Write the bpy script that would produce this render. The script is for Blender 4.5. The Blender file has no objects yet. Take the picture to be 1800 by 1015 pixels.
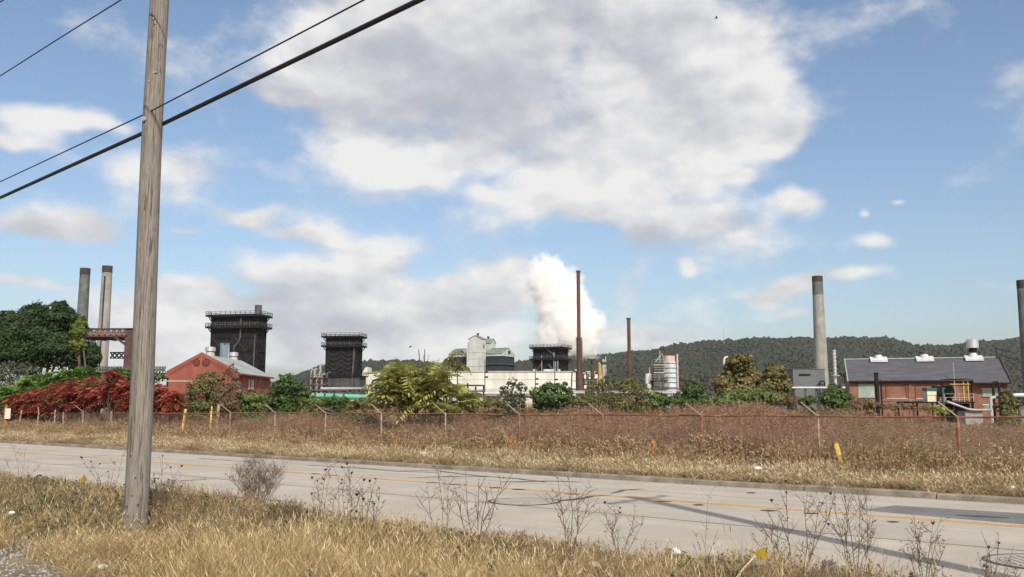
import bpy, math, random
import numpy as np
from mathutils import Matrix, Vector, Euler

# ------------------------------------------------------------------ camera, sky, sun, exposure
scene = bpy.context.scene
C = scene.collection
F = 1600.0                       # focal length in pixels of the 1800 px wide photograph
PITCH = math.atan(209 / F)
CAMZ = 2.0
cam_d = bpy.data.cameras.new('camera'); cam = bpy.data.objects.new('camera', cam_d); C.objects.link(cam)
cam_d.sensor_width = 36.0; cam_d.lens = 36.0 * F / 1800.0; cam_d.clip_end = 20000; cam_d.clip_start = 0.1
cam.location = (0, 0, CAMZ); cam.rotation_euler = (math.pi / 2 + PITCH, 0, 0)
scene.camera = cam
SUN_EL = math.radians(40); SUN_AZ = math.radians(162)      # azimuth clockwise from +Y
TOSUN = Vector((math.sin(SUN_AZ) * math.cos(SUN_EL), math.cos(SUN_AZ) * math.cos(SUN_EL), math.sin(SUN_EL)))
sd = bpy.data.lights.new('sun', 'SUN'); sun = bpy.data.objects.new('sun', sd); C.objects.link(sun)
sd.energy = 4.6; sd.angle = math.radians(0.53); sd.color = (1.0, 0.93, 0.82)
sun.rotation_euler = TOSUN.to_track_quat('Z', 'Y').to_euler(); sun.location = (20, -30, 60)
vs = scene.view_settings
vs.view_transform = 'Standard'; vs.look = 'None'; vs.exposure = 0.0; vs.gamma = 1.0; vs.use_curve_mapping = False
scene.render.engine = 'CYCLES'
cy = scene.cycles
cy.use_denoising = True
cy.max_bounces = 12; cy.diffuse_bounces = 3; cy.glossy_bounces = 2; cy.transmission_bounces = 4
cy.transparent_max_bounces = 8; cy.volume_bounces = 10; cy.caustics_reflective = False; cy.caustics_refractive = False

def ray(px, py):
    xc = (px - 900) / F; yc = (507.5 - py) / F
    return Vector((xc, math.cos(PITCH) - yc * math.sin(PITCH), math.sin(PITCH) + yc * math.cos(PITCH)))
def P(px, py, D):                # the point D metres ahead that the photograph shows at this pixel
    r = ray(px, py); return Vector((r.x / r.y * D, D, CAMZ + r.z / r.y * D))
def G(px, py, z=0.0):            # the point of a level surface at height z
    r = ray(px, py); t = (z - CAMZ) / r.z; return Vector((r.x * t, r.y * t, z))

# ---- node helpers
def nd(nt, typ, **kw):
    n = nt.nodes.new(typ)
    for k, v in kw.items(): setattr(n, k, v)
    return n
def setin(nt, sock, v):
    if isinstance(v, bpy.types.NodeSocket): nt.links.new(v, sock)
    elif v is not None: sock.default_value = v
def mth(nt, op, a, b=None, c=None, clamp=False):
    n = nd(nt, 'ShaderNodeMath', operation=op, use_clamp=clamp)
    for i, v in enumerate((a, b, c)):
        if v is not None: setin(nt, n.inputs[i], v)
    return n.outputs[0]
def vmth(nt, op, a, b=None):
    n = nd(nt, 'ShaderNodeVectorMath', operation=op)
    setin(nt, n.inputs[0], a)
    if b is not None: setin(nt, n.inputs[1], b)
    return n.outputs['Value'] if op in ('DOT_PRODUCT', 'LENGTH') else n.outputs[0]
def ramp(nt, fac, stops, interp='LINEAR'):
    n = nd(nt, 'ShaderNodeValToRGB'); n.color_ramp.interpolation = interp
    el = n.color_ramp.elements
    while len(el) > len(stops): el.remove(el[-1])
    while len(el) < len(stops): el.new(0.5)
    for e, (p, c) in zip(el, stops):
        e.position = p; e.color = (c[0], c[1], c[2], 1) if hasattr(c, '__len__') else (c, c, c, 1)
    setin(nt, n.inputs[0], fac)
    return n.outputs[0]
def noise(nt, vec, scale, detail=4, rough=0.55, dist=0.0, lac=2.0):
    n = nd(nt, 'ShaderNodeTexNoise')
    if vec is not None: nt.links.new(vec, n.inputs['Vector'])
    n.inputs['Scale'].default_value = scale; n.inputs['Detail'].default_value = detail
    n.inputs['Roughness'].default_value = rough; n.inputs['Distortion'].default_value = dist
    n.inputs['Lacunarity'].default_value = lac
    return n
def mix(nt, fac, a, b, mode='MIX'):
    n = nd(nt, 'ShaderNodeMix', data_type='RGBA', blend_type=mode)
    setin(nt, n.inputs[0], fac)
    for s, v in ((n.inputs[6], a), (n.inputs[7], b)):
        if isinstance(v, bpy.types.NodeSocket): nt.links.new(v, s)
        else: s.default_value = (v[0], v[1], v[2], 1)
    return n.outputs[2]

# ---- world: daylight sky with broken cloud
world = bpy.data.worlds.new('World'); scene.world = world; world.use_nodes = True
wt = world.node_tree; wt.nodes.clear()
CLOUDS = [  # where cloud banks stand in the sky: azimuth and elevation via photo pixel, spread, weight
 (860,110,300,130,.60),(700,190,130,110,.45),(625,262,70,34,.55),(790,275,60,28,.40),(1150,225,150,60,.50),(1270,130,110,100,.45),(990,320,110,56,.55),(1230,270,120,40,.42),
 (1385,245,50,24,.62),(640,80,120,70,.35),(470,175,42,18,.50),(550,135,50,60,.42),(1060,30,220,80,.48),(1100,350,95,36,.50),(720,20,170,60,.4),(850,345,36,10,.40),
 (1225,352,34,22,.62),(1410,372,50,20,.75),(1270,425,100,42,.50),(1130,410,45,46,.40),(1300,325,40,12,.45),(1215,470,18,10,.5),
 (690,420,95,34,.72),(590,478,120,30,.60),(555,410,44,9,.55),(455,383,55,16,.60),(320,396,26,7,.4),
 (820,505,130,34,.66),(930,492,50,40,.55),(600,560,260,44,.46),(320,503,52,20,.80),(440,526,70,18,.62),(430,592,180,44,.50),(780,592,200,36,.46),
 (1375,512,70,17,.80),(1400,548,45,12,.60),(1480,488,64,8,.50),(1110,596,80,18,.50),(1090,520,26,36,.34),
 (55,188,110,24,.52),(160,215,70,12,.34),(265,285,95,34,.50),(90,400,95,22,.60),(10,495,80,13,.66),(10,232,44,16,.55),
 (1510,12,50,14,.10),(1548,434,30,16,.45),(1785,490,64,15,.40),(1605,353,14,5,.55),(1548,385,10,8,.5),(170,580,160,40,.50),(850,240,150,60,.40),(1000,190,150,80,.3),(720,628,420,36,.26),(250,628,240,36,.34)]
world.cycles.sampling_method = 'NONE'
tc = nd(wt, 'ShaderNodeTexCoord'); dirv = tc.outputs['Generated']
g = wt
w = noise(g, dirv, 6.5, 2.5, 0.55)                          # bend the banks so that none stays an ellipse
off = vmth(g, 'SCALE', vmth(g, 'SUBTRACT', w.outputs['Color'], (0.5, 0.5, 0.5)))
off.node.inputs['Scale'].default_value = 0.085
sx = nd(g, 'ShaderNodeSeparateXYZ'); g.links.new(vmth(g, 'ADD', dirv, off), sx.inputs[0])
cb = nd(g, 'ShaderNodeCombineXYZ'); g.links.new(mth(g, 'ARCTAN2', sx.outputs[0], sx.outputs[1]), cb.inputs[0]); g.links.new(mth(g, 'ARCSINE', sx.outputs[2]), cb.inputs[1])
pos = cb.outputs[0]
total = None
for (px, py, rx, ry, wgt) in CLOUDS:
    r = ray(px, py).normalized()
    a, e = math.atan2(r.x, r.y), math.asin(r.z); kx, ky = F / rx / 1.12, F / ry / 1.12
    d = nd(g, 'ShaderNodeVectorMath', operation='MULTIPLY_ADD'); g.links.new(pos, d.inputs[0]); d.inputs[1].default_value = (kx, ky, 0); d.inputs[2].default_value = (-a*kx, -e*ky, 0)
    q = mth(g, 'POWER', 0.36788, vmth(g, 'DOT_PRODUCT', d.outputs[0], d.outputs[0]))
    total = mth(g, 'MULTIPLY', q, wgt) if total is None else mth(g, 'MULTIPLY_ADD', q, wgt, total)
# the rest of the sky carries the same kind of broken cloud
sv = nd(g, 'ShaderNodeSeparateXYZ'); g.links.new(dirv, sv.inputs[0])
away = mth(g, 'GREATER_THAN', mth(g, 'ABSOLUTE', mth(g, 'ARCTAN2', sv.outputs[0], sv.outputs[1])), 0.62)
high = mth(g, 'GREATER_THAN', sv.outputs[2], 0.46)
banks = ramp(g, noise(g, dirv, 2.6, 1, 0.5).outputs['Fac'], [(0.40, 0.0), (0.62, 0.65)])
total = mth(g, 'MULTIPLY_ADD', mth(g, 'MULTIPLY', mth(g, 'MAXIMUM', away, high), banks), 0.8, total)
total = mth(g, 'MINIMUM', total, 0.72)
pv_ = vmth(g, 'MULTIPLY', dirv, (1, 1, 1.6))
n1 = noise(g, pv_, 8.0, 7, 0.54).outputs['Fac']
n1b = noise(g, vmth(g, 'ADD', pv_, (0.012, 0.0, 0.032)), 8.0, 3.5, 0.54).outputs['Fac']     # the same billows a little towards the light
n3 = noise(g, pv_, 5.0, 2, 0.5).outputs['Fac']
d0 = mth(g, 'SUBTRACT', mth(g, 'MULTIPLY_ADD', mth(g, 'SUBTRACT', n1, 0.5), 1.65, total), 0.25)
mr = nd(wt, 'ShaderNodeMapRange', interpolation_type='SMOOTHSTEP'); wt.links.new(d0, mr.inputs[0])
mr.inputs[1].default_value = -0.12; mr.inputs[2].default_value = 0.34; mr.inputs[3].default_value = 0; mr.inputs[4].default_value = 0.96
alpha = mr.outputs[0]
lit = mth(wt, 'MULTIPLY_ADD', mth(wt, 'SUBTRACT', n1, n1b), 3.0, 0.84)
lit = mth(wt, 'MULTIPLY_ADD', mth(wt, 'SUBTRACT', n3, 0.5), 1.2, lit)
for (px, py, rx, ry, wgt) in [(830,120,260,110,.70),(980,250,180,40,.40),(1230,180,90,50,.25),(590,500,170,36,.50),(830,545,150,24,.42),(720,455,70,24,.36),(1125,440,50,56,.5),(440,565,130,26,.36),(1120,30,200,50,.30)]:   # thick parts of the banks, grey underneath
    r = ray(px, py).normalized(); a, e = math.atan2(r.x, r.y), math.asin(r.z); kx, ky = F/rx, F/ry
    d = nd(g, 'ShaderNodeVectorMath', operation='MULTIPLY_ADD'); g.links.new(pos, d.inputs[0]); d.inputs[1].default_value = (kx, ky, 0); d.inputs[2].default_value = (-a*kx, -e*ky, 0)
    lit = mth(g, 'MULTIPLY_ADD', mth(g, 'POWER', 0.36788, vmth(g, 'DOT_PRODUCT', d.outputs[0], d.outputs[0])), -wgt, lit)
lit = mth(wt, 'MULTIPLY_ADD', mth(wt, 'MAXIMUM', mth(wt, 'SUBTRACT', d0, 0.35), 0.0), -0.3, lit, clamp=True)
ccol = ramp(wt, lit, [(0.0, (0.515, 0.525, 0.565)), (0.35, (0.60, 0.605, 0.64)), (0.7, (0.75, 0.748, 0.755)), (1.0, (0.885, 0.875, 0.86))])
sky = nd(wt, 'ShaderNodeTexSky', sky_type='NISHITA')
sky.sun_disc = False; sky.sun_elevation = SUN_EL; sky.sun_rotation = SUN_AZ
sky.altitude = 200; sky.air_density = 1.0; sky.dust_density = 2.6; sky.ozone_density = 1.3
bg1 = nd(wt, 'ShaderNodeBackground'); wt.links.new(sky.outputs[0], bg1.inputs[0]); bg1.inputs[1].default_value = 0.15
bg2 = nd(wt, 'ShaderNodeBackground'); wt.links.new(ccol, bg2.inputs[0]); bg2.inputs[1].default_value = 1.0
mx = nd(wt, 'ShaderNodeMixShader'); wt.links.new(alpha, mx.inputs[0]); wt.links.new(bg1.outputs[0], mx.inputs[1]); wt.links.new(bg2.outputs[0], mx.inputs[2])
wo = nd(wt, 'ShaderNodeOutputWorld'); wt.links.new(mx.outputs[0], wo.inputs[0])

# ------------------------------------------------------------------ building helpers
rng = np.random.default_rng(7)
random.seed(5)
BASE = {}
def tag(o, label=None, cat=None, group=None, kind=None):
    if label: o['label'] = label
    if cat: o['category'] = cat
    if group: o['group'] = group
    if kind: o['kind'] = kind
    return o
def thing(name, label, cat, loc, group=None):
    o = bpy.data.objects.new(name, None); C.objects.link(o); o.location = loc
    o.empty_display_size = 0.3
    BASE[o] = Vector(loc)
    return tag(o, label, cat, group)
class MB:
    """collects shapes; build() links them as one mesh object"""
    def __init__(s, M=None): s.v = []; s.f = []; s.M = M
    def add(s, vs_, fs):
        n = len(s.v)
        if s.M is not None: vs_ = [s.M @ Vector(q) for q in vs_]
        s.v += [tuple(q) for q in vs_]; s.f += [tuple(i + n for i in q) for q in fs]; return s
    def box(s, x0, x1, y0, y1, z0, z1):
        return s.add([(x0,y0,z0),(x1,y0,z0),(x1,y1,z0),(x0,y1,z0),(x0,y0,z1),(x1,y0,z1),(x1,y1,z1),(x0,y1,z1)],
                     [(3,2,1,0),(4,5,6,7),(0,1,5,4),(1,2,6,5),(2,3,7,6),(3,0,4,7)])
    def bar(s, a, b, w, h=None):            # square bar between two points
        a = Vector(a); b = Vector(b); d = (b - a)
        if d.length < 1e-6: return s
        h = h or w; d.normalize()
        u = d.cross(Vector((0, 0, 1)))
        if u.length < 1e-3: u = Vector((1, 0, 0))
        u.normalize(); q = u.cross(d); u = u * w / 2; q = q * h / 2
        return s.add([a-u-q, a+u-q, a+u+q, a-u+q, b-u-q, b+u-q, b+u+q, b-u+q],
                     [(0,1,2,3),(7,6,5,4),(0,4,5,1),(1,5,6,2),(2,6,7,3),(3,7,4,0)])
    def cyl(s, a, b, r0, r1=None, n=12, caps=True):
        r1 = r0 if r1 is None else r1
        return s.rings([(a, r0), (b, r1)], n, caps)
    def rings(s, pr, n=12, caps=True):      # a swept round section through points with radii
        pts = [Vector(p) for p, _ in pr]; V = []; Fc = []
        for i, (p, r) in enumerate(pr):
            d = (pts[min(i+1, len(pts)-1)] - pts[max(i-1, 0)]).normalized()
            u = d.cross(Vector((0, 1, 0)))
            if u.length < 0.05: u = d.cross(Vector((1, 0, 0)))
            u.normalize(); w = d.cross(u)
            for k in range(n):
                a = 2 * math.pi * k / n; V.append(pts[i] + (u * math.cos(a) + w * math.sin(a)) * r)
        for i in range(len(pr) - 1):
            for k in range(n):
                k2 = (k + 1) % n; Fc.append((i*n+k, i*n+k2, (i+1)*n+k2, (i+1)*n+k))
        if caps: Fc.append(tuple(reversed(range(n)))); Fc.append(tuple((len(pr)-1)*n + k for k in range(n)))
        return s.add(V, Fc)
    def tube(s, pts, r, n=8): return s.rings([(p, r) for p in pts], n)
    def prism(s, poly, ax, a0, a1):         # polygon in the plane across axis ax, swept from a0 to a1
        def pt(q, a):
            return (a, q[0], q[1]) if ax == 0 else (q[0], a, q[1]) if ax == 1 else (q[0], q[1], a)
        n = len(poly)
        return s.add([pt(q, a0) for q in poly] + [pt(q, a1) for q in poly],
                     [tuple(range(n)), tuple(reversed(range(n, 2*n)))] + [(i, i+n, (i+1) % n + n, (i+1) % n) for i in range(n)])
    def build(s, name, mat, parent=None, smooth=False, loc=None, fix=True, **kw):
        base = BASE[parent] if parent is not None else Vector(loc if loc is not None else (0, 0, 0))
        me = bpy.data.meshes.new(name)
        me.from_pydata([(q[0]-base[0], q[1]-base[1], q[2]-base[2]) for q in s.v], [], s.f)
        if fix:
            import bmesh
            b = bmesh.new(); b.from_mesh(me); bmesh.ops.recalc_face_normals(b, faces=b.faces); b.to_mesh(me); b.free()
        if smooth:
            me.shade_smooth(); me.set_sharp_from_angle(angle=math.radians(40))
        me.materials.append(mat)
        o = bpy.data.objects.new(name, me); C.objects.link(o)
        if parent is not None: o.parent = parent
        else: o.location = base
        BASE[o] = Vector(base)
        return tag(o, kw.get('label'), kw.get('cat'), kw.get('group'), kw.get('kind'))
def np_mesh(name, verts, polys, rnd=None):
    verts = np.asarray(verts, dtype=np.float32); polys = np.asarray(polys, dtype=np.int32)
    me = bpy.data.meshes.new(name); nf, k = polys.shape
    me.vertices.add(len(verts)); me.vertices.foreach_set('co', verts.ravel())
    me.loops.add(nf * k); me.loops.foreach_set('vertex_index', polys.ravel())
    me.polygons.add(nf); me.polygons.foreach_set('loop_start', np.arange(nf, dtype=np.int32) * k)
    if rnd is not None:
        a = me.attributes.new('rnd', 'FLOAT', 'POINT'); a.data.foreach_set('value', np.asarray(rnd, dtype=np.float32))
    me.update(calc_edges=True)
    return me
def mesh_obj(name, me, mat, parent=None, loc=(0, 0, 0)):
    me.materials.clear(); me.materials.append(mat)
    o = bpy.data.objects.new(name, me); C.objects.link(o)
    if parent is not None: o.parent = parent
    o.location = loc
    return o
def copy_tree(o, parent=None):
    c = o.copy(); C.objects.link(c); c.parent = parent
    for ch in list(o.children): copy_tree(ch, c)
    return c

# ------------------------------------------------------------------ materials
MATS = {}
def pmat(name, stops, scale=1.0, rough=0.8, metal=0.0, bump=0.0, bscale=None, stretch=(1, 1, 1), spec=0.3, rust=None, detail=6, streak=None):
    """procedural surface: colour stops over noise, optional rust blotches, optional vertical run-off streaks"""
    if name in MATS: return MATS[name]
    m = bpy.data.materials.new(name); m.use_nodes = True; nt = m.node_tree; b = nt.nodes['Principled BSDF']
    pos = nd(nt, 'ShaderNodeNewGeometry').outputs['Position']
    v = vmth(nt, 'MULTIPLY', pos, stretch)
    n = noise(nt, v, scale, detail, 0.6)
    if not hasattr(stops[0][1], '__len__'): raise ValueError
    col = ramp(nt, n.outputs['Fac'], stops)
    if streak is not None:
        c2, amount, ssc = streak
        sn = noise(nt, vmth(nt, 'MULTIPLY', pos, (1, 1, 0.06)), ssc, 4, 0.6).outputs['Fac']
        col = mix(nt, ramp(nt, sn, [(0.5, 0.0), (0.72, amount)]), col, c2)
    if rust is not None:
        c2, lo, hi, rs = rust
        rn = noise(nt, pos, rs, 7, 0.65, 0.3).outputs['Fac']
        col = mix(nt, ramp(nt, rn, [(lo, 0.0), (hi, 1.0)]), col, c2)
    nt.links.new(col, b.inputs['Base Color'])
    b.inputs['Roughness'].default_value = rough; b.inputs['Metallic'].default_value = metal
    b.inputs['Specular IOR Level'].default_value = spec
    if bump:
        bn = nd(nt, 'ShaderNodeBump'); bn.inputs['Strength'].default_value = bump; bn.inputs['Distance'].default_value = 0.05
        nt.links.new(noise(nt, v, bscale or scale * 4, 5, 0.6).outputs['Fac'], bn.inputs['Height']); nt.links.new(bn.outputs[0], b.inputs['Normal'])
    MATS[name] = m
    return m
def leafmat(name, stops, patch=None, trans=0.3, rough=0.65, spec=0.25):
    """foliage: colour by leaf (attribute rnd) and by patch; part of the light passes through"""
    if name in MATS: return MATS[name]
    m = bpy.data.materials.new(name); m.use_nodes = True; nt = m.node_tree; b = nt.nodes['Principled BSDF']
    at = nd(nt, 'ShaderNodeAttribute'); at.attribute_name = 'rnd'
    col = ramp(nt, at.outputs['Fac'], stops)
    pos = nd(nt, 'ShaderNodeNewGeometry').outputs['Position']
    if patch is not None:
        c2, sc, lo, hi = patch
        pn = noise(nt, pos, sc, 3, 0.6).outputs['Fac']
        col = mix(nt, ramp(nt, pn, [(lo, 0.0), (hi, 1.0)]), col, mix(nt, 1.0, col, c2, 'MULTIPLY') if max(c2) > 1.01 else mix(nt, 0.75, col, c2))
    nt.links.new(col, b.inputs['Base Color']); b.inputs['Roughness'].default_value = rough; b.inputs['Specular IOR Level'].default_value = spec
    tr = nd(nt, 'ShaderNodeBsdfTranslucent'); nt.links.new(col, tr.inputs['Color'])
    ms = nd(nt, 'ShaderNodeMixShader'); ms.inputs[0].default_value = trans
    nt.links.new(b.outputs[0], ms.inputs[1]); nt.links.new(tr.outputs[0], ms.inputs[2])
    out = [n for n in nt.nodes if n.type == 'OUTPUT_MATERIAL'][0]; nt.links.new(ms.outputs[0], out.inputs[0])
    MATS[name] = m
    return m
def two(c, d=0.25): return [(0.3, tuple(k * (1 - d) for k in c)), (0.7, tuple(min(1, k * (1 + d)) for k in c))]

# ------------------------------------------------------------------ road frame: s runs along the road to the far left, t across it
TH = math.radians(50)
RD = np.array([-math.sin(TH), math.cos(TH)]); RN = np.array([math.cos(TH), math.sin(TH)])
def ST(s, t, z=0.0): return Vector((RD[0]*s + RN[0]*t, RD[1]*s + RN[1]*t, z))
def to_st(x, y): return (RD[0]*x + RD[1]*y, RN[0]*x + RN[1]*y)
T_NEAR, T_JOINT, T_YEL, T_FAR, T_FENCE = 10.6, 14.7, 17.65, 21.6, 26.5
def gh(s, t):                    # height of the ground
    s = np.asarray(s, dtype=float); t = np.asarray(t, dtype=float)
    k = np.clip((t - 7.2) / 3.2, 0, 1); near = 0.30 * (1 - k * k * (3 - 2 * k)) - 0.012
    k2 = np.clip((t - T_FAR - 0.2) / 0.25, 0, 1); far = 0.12 * k2 - 0.03 * (1 - k2)
    k3 = np.clip((t - 24) / 3, 0, 1); far = far - 0.10 * k3
    h = np.where(t < 15, near, far)
    w = np.where(t < 10.3, np.clip((10.3 - t) / 2, 0, 1), np.where(t > 22, np.clip((t - 22) / 3, 0, 1), 0.0))
    bump = 0.05 * np.sin(s * 1.1 + 0.7 * t) + 0.04 * np.sin(2.3 * s - 1.7 * t + 1) + 0.03 * np.sin(3.9 * t + 0.6 * s)
    road = (t > T_NEAR + 1.2) & (t < T_FAR)
    return np.where(road, -0.06, h + bump * w * 0.8)
def gxy(x, y): s, t = to_st(x, y); return float(gh(s, t))

# ------------------------------------------------------------------ instancing of uncountable growth
def scatter(name, pts, rot, scl, idx, protos):
    """points carry clumps chosen by index: one object for what nobody could count"""
    pts = np.asarray(pts, dtype=np.float32); n = len(pts)
    me = bpy.data.meshes.new(name); me.vertices.add(n); me.vertices.foreach_set('co', pts.ravel())
    for an, ty, key, arr in (('rot', 'FLOAT_VECTOR', 'vector', rot), ('scl', 'FLOAT_VECTOR', 'vector', scl), ('idx', 'INT', 'value', idx)):
        a = me.attributes.new(an, ty, 'POINT')
        a.data.foreach_set(key, np.asarray(arr, dtype=np.int32 if ty == 'INT' else np.float32).ravel())
    o = bpy.data.objects.new(name, me); C.objects.link(o)
    col = bpy.data.collections.new(name + '_clumps')
    for k, (pm, mt) in enumerate(protos):
        pm.materials.clear(); pm.materials.append(mt)
        po = bpy.data.objects.new('%s_clump_%02d' % (name, k), pm); col.objects.link(po)
    ng = bpy.data.node_groups.new(name + '_scatter', 'GeometryNodeTree')
    ng.interface.new_socket('Geometry', in_out='INPUT', socket_type='NodeSocketGeometry')
    ng.interface.new_socket('Geometry', in_out='OUTPUT', socket_type='NodeSocketGeometry')
    gi = nd(ng, 'NodeGroupInput'); go = nd(ng, 'NodeGroupOutput')
    ci = nd(ng, 'GeometryNodeCollectionInfo'); ci.inputs[0].default_value = col; ci.inputs[1].default_value = True; ci.inputs[2].default_value = True
    iop = nd(ng, 'GeometryNodeInstanceOnPoints'); iop.inputs['Pick Instance'].default_value = True
    def attr(nm, ty):
        a = nd(ng, 'GeometryNodeInputNamedAttribute', data_type=ty); a.inputs[0].default_value = nm; return a.outputs[0]
    er = nd(ng, 'FunctionNodeEulerToRotation'); ng.links.new(attr('rot', 'FLOAT_VECTOR'), er.inputs[0])
    ng.links.new(gi.outputs[0], iop.inputs['Points']); ng.links.new(ci.outputs[0], iop.inputs['Instance'])
    ng.links.new(attr('idx', 'INT'), iop.inputs['Instance Index']); ng.links.new(er.outputs[0], iop.inputs['Rotation'])
    ng.links.new(attr('scl', 'FLOAT_VECTOR'), iop.inputs['Scale']); ng.links.new(iop.outputs[0], go.inputs[0])
    md = o.modifiers.new('scatter', 'NODES'); md.node_group = ng
    return o
def unit(v): return v / np.maximum(np.linalg.norm(v, axis=-1, keepdims=True), 1e-9)
def blades(n, r, hmin, hmax, w, lean, curl, g, seeds=0.0, seedw=0.02, seedl=0.08, wild=0.0):
    """a tuft of bent grass blades (quads), returned as mesh"""
    V = []; Q = []; R = []
    ang = g.random(n) * 2 * np.pi; rad = r * np.sqrt(g.random(n))
    bx, by = rad * np.cos(ang), rad * np.sin(ang)
    for i in range(n):
        h = hmin + (hmax - hmin) * g.random() ** 1.3
        la = g.random() * 2 * np.pi; le = lean * g.random() + wild * (g.random() < 0.15)
        d = np.array([np.cos(la), np.sin(la)]); fa = g.random() * np.pi
        wv = np.array([np.cos(fa), np.sin(fa), 0]) * w * (0.6 + 0.8 * g.random()) / 2
        b0 = len(V); col = g.random(); c = curl * g.random()
        for k, (f, ww) in enumerate(((0, 1), (0.45, 0.9), (0.8, 0.6), (1.0, 0.12))):
            off = h * (le * f + c * f * f * f)
            p = np.array([bx[i] + d[0]*off, by[i] + d[1]*off, h * (f - 0.35 * c * f * f)])
            V += [p - wv*ww, p + wv*ww]; R += [col, col]
        Q += [(b0+2*k, b0+2*k+1, b0+2*k+3, b0+2*k+2) for k in range(3)]
        if g.random() < seeds:
            tip = p; ax = np.array([d[0]*0.5, d[1]*0.5, 0.8]); ax /= np.linalg.norm(ax)
            q0 = len(V); sw = wv / np.linalg.norm(wv) * seedw / 2
            V += [tip - ax*seedl*0.4, tip + sw, tip + ax*seedl, tip - sw]; R += [min(1, col*0.3+0.7)]*4
            Q.append((q0, q0+1, q0+2, q0+3))
    return np_mesh('tuft', np.array(V), np.array(Q), R)
def ribbon(V, Q, R, a, b, w, col, g):
    a = np.asarray(a); b = np.asarray(b); d = unit(b - a); u = unit(np.cross(d, g.normal(size=3))) * w / 2
    k = len(V); V += [a-u, a+u, b+u*0.6, b-u*0.6]; R += [col]*4; Q.append((k, k+1, k+2, k+3))
def diamond(V, Q, R, p, d, ln, w, col, g):
    d = unit(d); u = unit(np.cross(d, g.normal(size=3))) * w / 2
    k = len(V); V += [p, p + d*ln*0.45 + u, p + d*ln, p + d*ln*0.45 - u]; R += [col]*4; Q.append((k, k+1, k+2, k+3))
def weeds(n, r, hmin, hmax, sw, g, twigs=5, leaves=16, ll=0.08, lw=0.035, spread=0.35, low=0.25):
    """a stand of tall dead forbs: stalks, side twigs, dry leaves and seed clusters"""
    V = []; Q = []; R = []
    for i in range(n):
        a = g.random()*2*np.pi; rr = r*math.sqrt(g.random()); b = np.array([rr*math.cos(a), rr*math.sin(a), 0.0])
        h = hmin + (hmax-hmin)*g.random(); le = g.normal(size=2)*0.10
        top = b + np.array([le[0]*h, le[1]*h, h]); col = g.random()
        mid = b*0.5 + top*0.5 + np.array([g.normal()*0.03, g.normal()*0.03, 0])
        ribbon(V, Q, R, b, mid, sw, col*0.5, g); ribbon(V, Q, R, mid, top, sw*0.7, col*0.5, g)
        tips = []
        for k in range(twigs):
            f = low + (1-low)*g.random(); p = b + (top-b)*f
            d = np.array([g.normal(), g.normal(), 0.7+0.8*g.random()]); q = p + unit(d)*spread*h*0.35*(1.15-f)*(0.6+g.random())
            ribbon(V, Q, R, p, q, sw*0.5, col*0.6, g); tips.append((p, q))
        for k in range(leaves):
            p, q = tips[g.integers(len(tips))]; f = 0.35+0.65*g.random()
            diamond(V, Q, R, p+(q-p)*f, np.array([g.normal(), g.normal(), g.normal()*0.6+0.3]), ll*(0.6+0.8*g.random()), lw*(0.6+0.8*g.random()), min(1, max(0, col+g.normal()*0.2)), g)
        for k in range(leaves//3):
            f = 0.7+0.3*g.random(); p = b+(top-b)*f
            diamond(V, Q, R, p, np.array([g.normal(), g.normal(), 0.6]), ll*0.8, lw, min(1, max(0, col+g.normal()*0.2)), g)
    return np_mesh('weed', np.array(V), np.array(Q), R)

# ------------------------------------------------------------------ ground, road, kerb, hills
def groundmat():
    m = bpy.data.materials.new('ground_soil'); m.use_nodes = True; nt = m.node_tree; b = nt.nodes['Principled BSDF']
    pos = nd(nt, 'ShaderNodeNewGeometry').outputs['Position']
    c = ramp(nt, noise(nt, pos, 0.6, 8, 0.65).outputs['Fac'], [(0.3, (0.13, 0.09, 0.05)), (0.5, (0.23, 0.17, 0.09)), (0.72, (0.33, 0.26, 0.14))])
    c2 = ramp(nt, noise(nt, pos, 14, 6, 0.7).outputs['Fac'], [(0.35, (0.55, 0.55, 0.55)), (0.7, (1.2, 1.2, 1.2))])
    nt.links.new(mix(nt, 1.0, c, c2, 'MULTIPLY'), b.inputs['Base Color']); b.inputs['Roughness'].default_value = 0.95
    bn = nd(nt, 'ShaderNodeBump'); bn.inputs['Strength'].default_value = 0.6; bn.inputs['Distance'].default_value = 0.05
    nt.links.new(noise(nt, pos, 22, 6, 0.7).outputs['Fac'], bn.inputs['Height']); nt.links.new(bn.outputs[0], b.inputs['Normal'])
    return m
ss = np.concatenate([[-7000, -2500, -900, -300, -120, -60], np.arange(-40, 90, 0.8), [100, 130, 180, 300, 600, 1200, 3000, 7000]])
tt = np.concatenate([[-7000, -2000, -500, -120, -40, -15], np.arange(-6, 34, 0.4), [36, 40, 50, 70, 110, 200, 400, 900, 2000, 4000, 7000]])
SS, TT = np.meshgrid(ss, tt, indexing='ij'); HH = gh(SS, TT)
vv = np.stack([RD[0]*SS + RN[0]*TT, RD[1]*SS + RN[1]*TT, HH], -1).reshape(-1, 3)
ni, nj = len(ss), len(tt); ii, jj = np.meshgrid(np.arange(ni-1), np.arange(nj-1), indexing='ij'); q0 = (ii*nj + jj).ravel()
gme = np_mesh('ground', vv, np.stack([q0, q0+1, q0+nj+1, q0+nj], 1)[:, ::-1]); gme.shade_smooth()
tag(mesh_obj('ground', gme, groundmat()), kind='structure')

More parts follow.
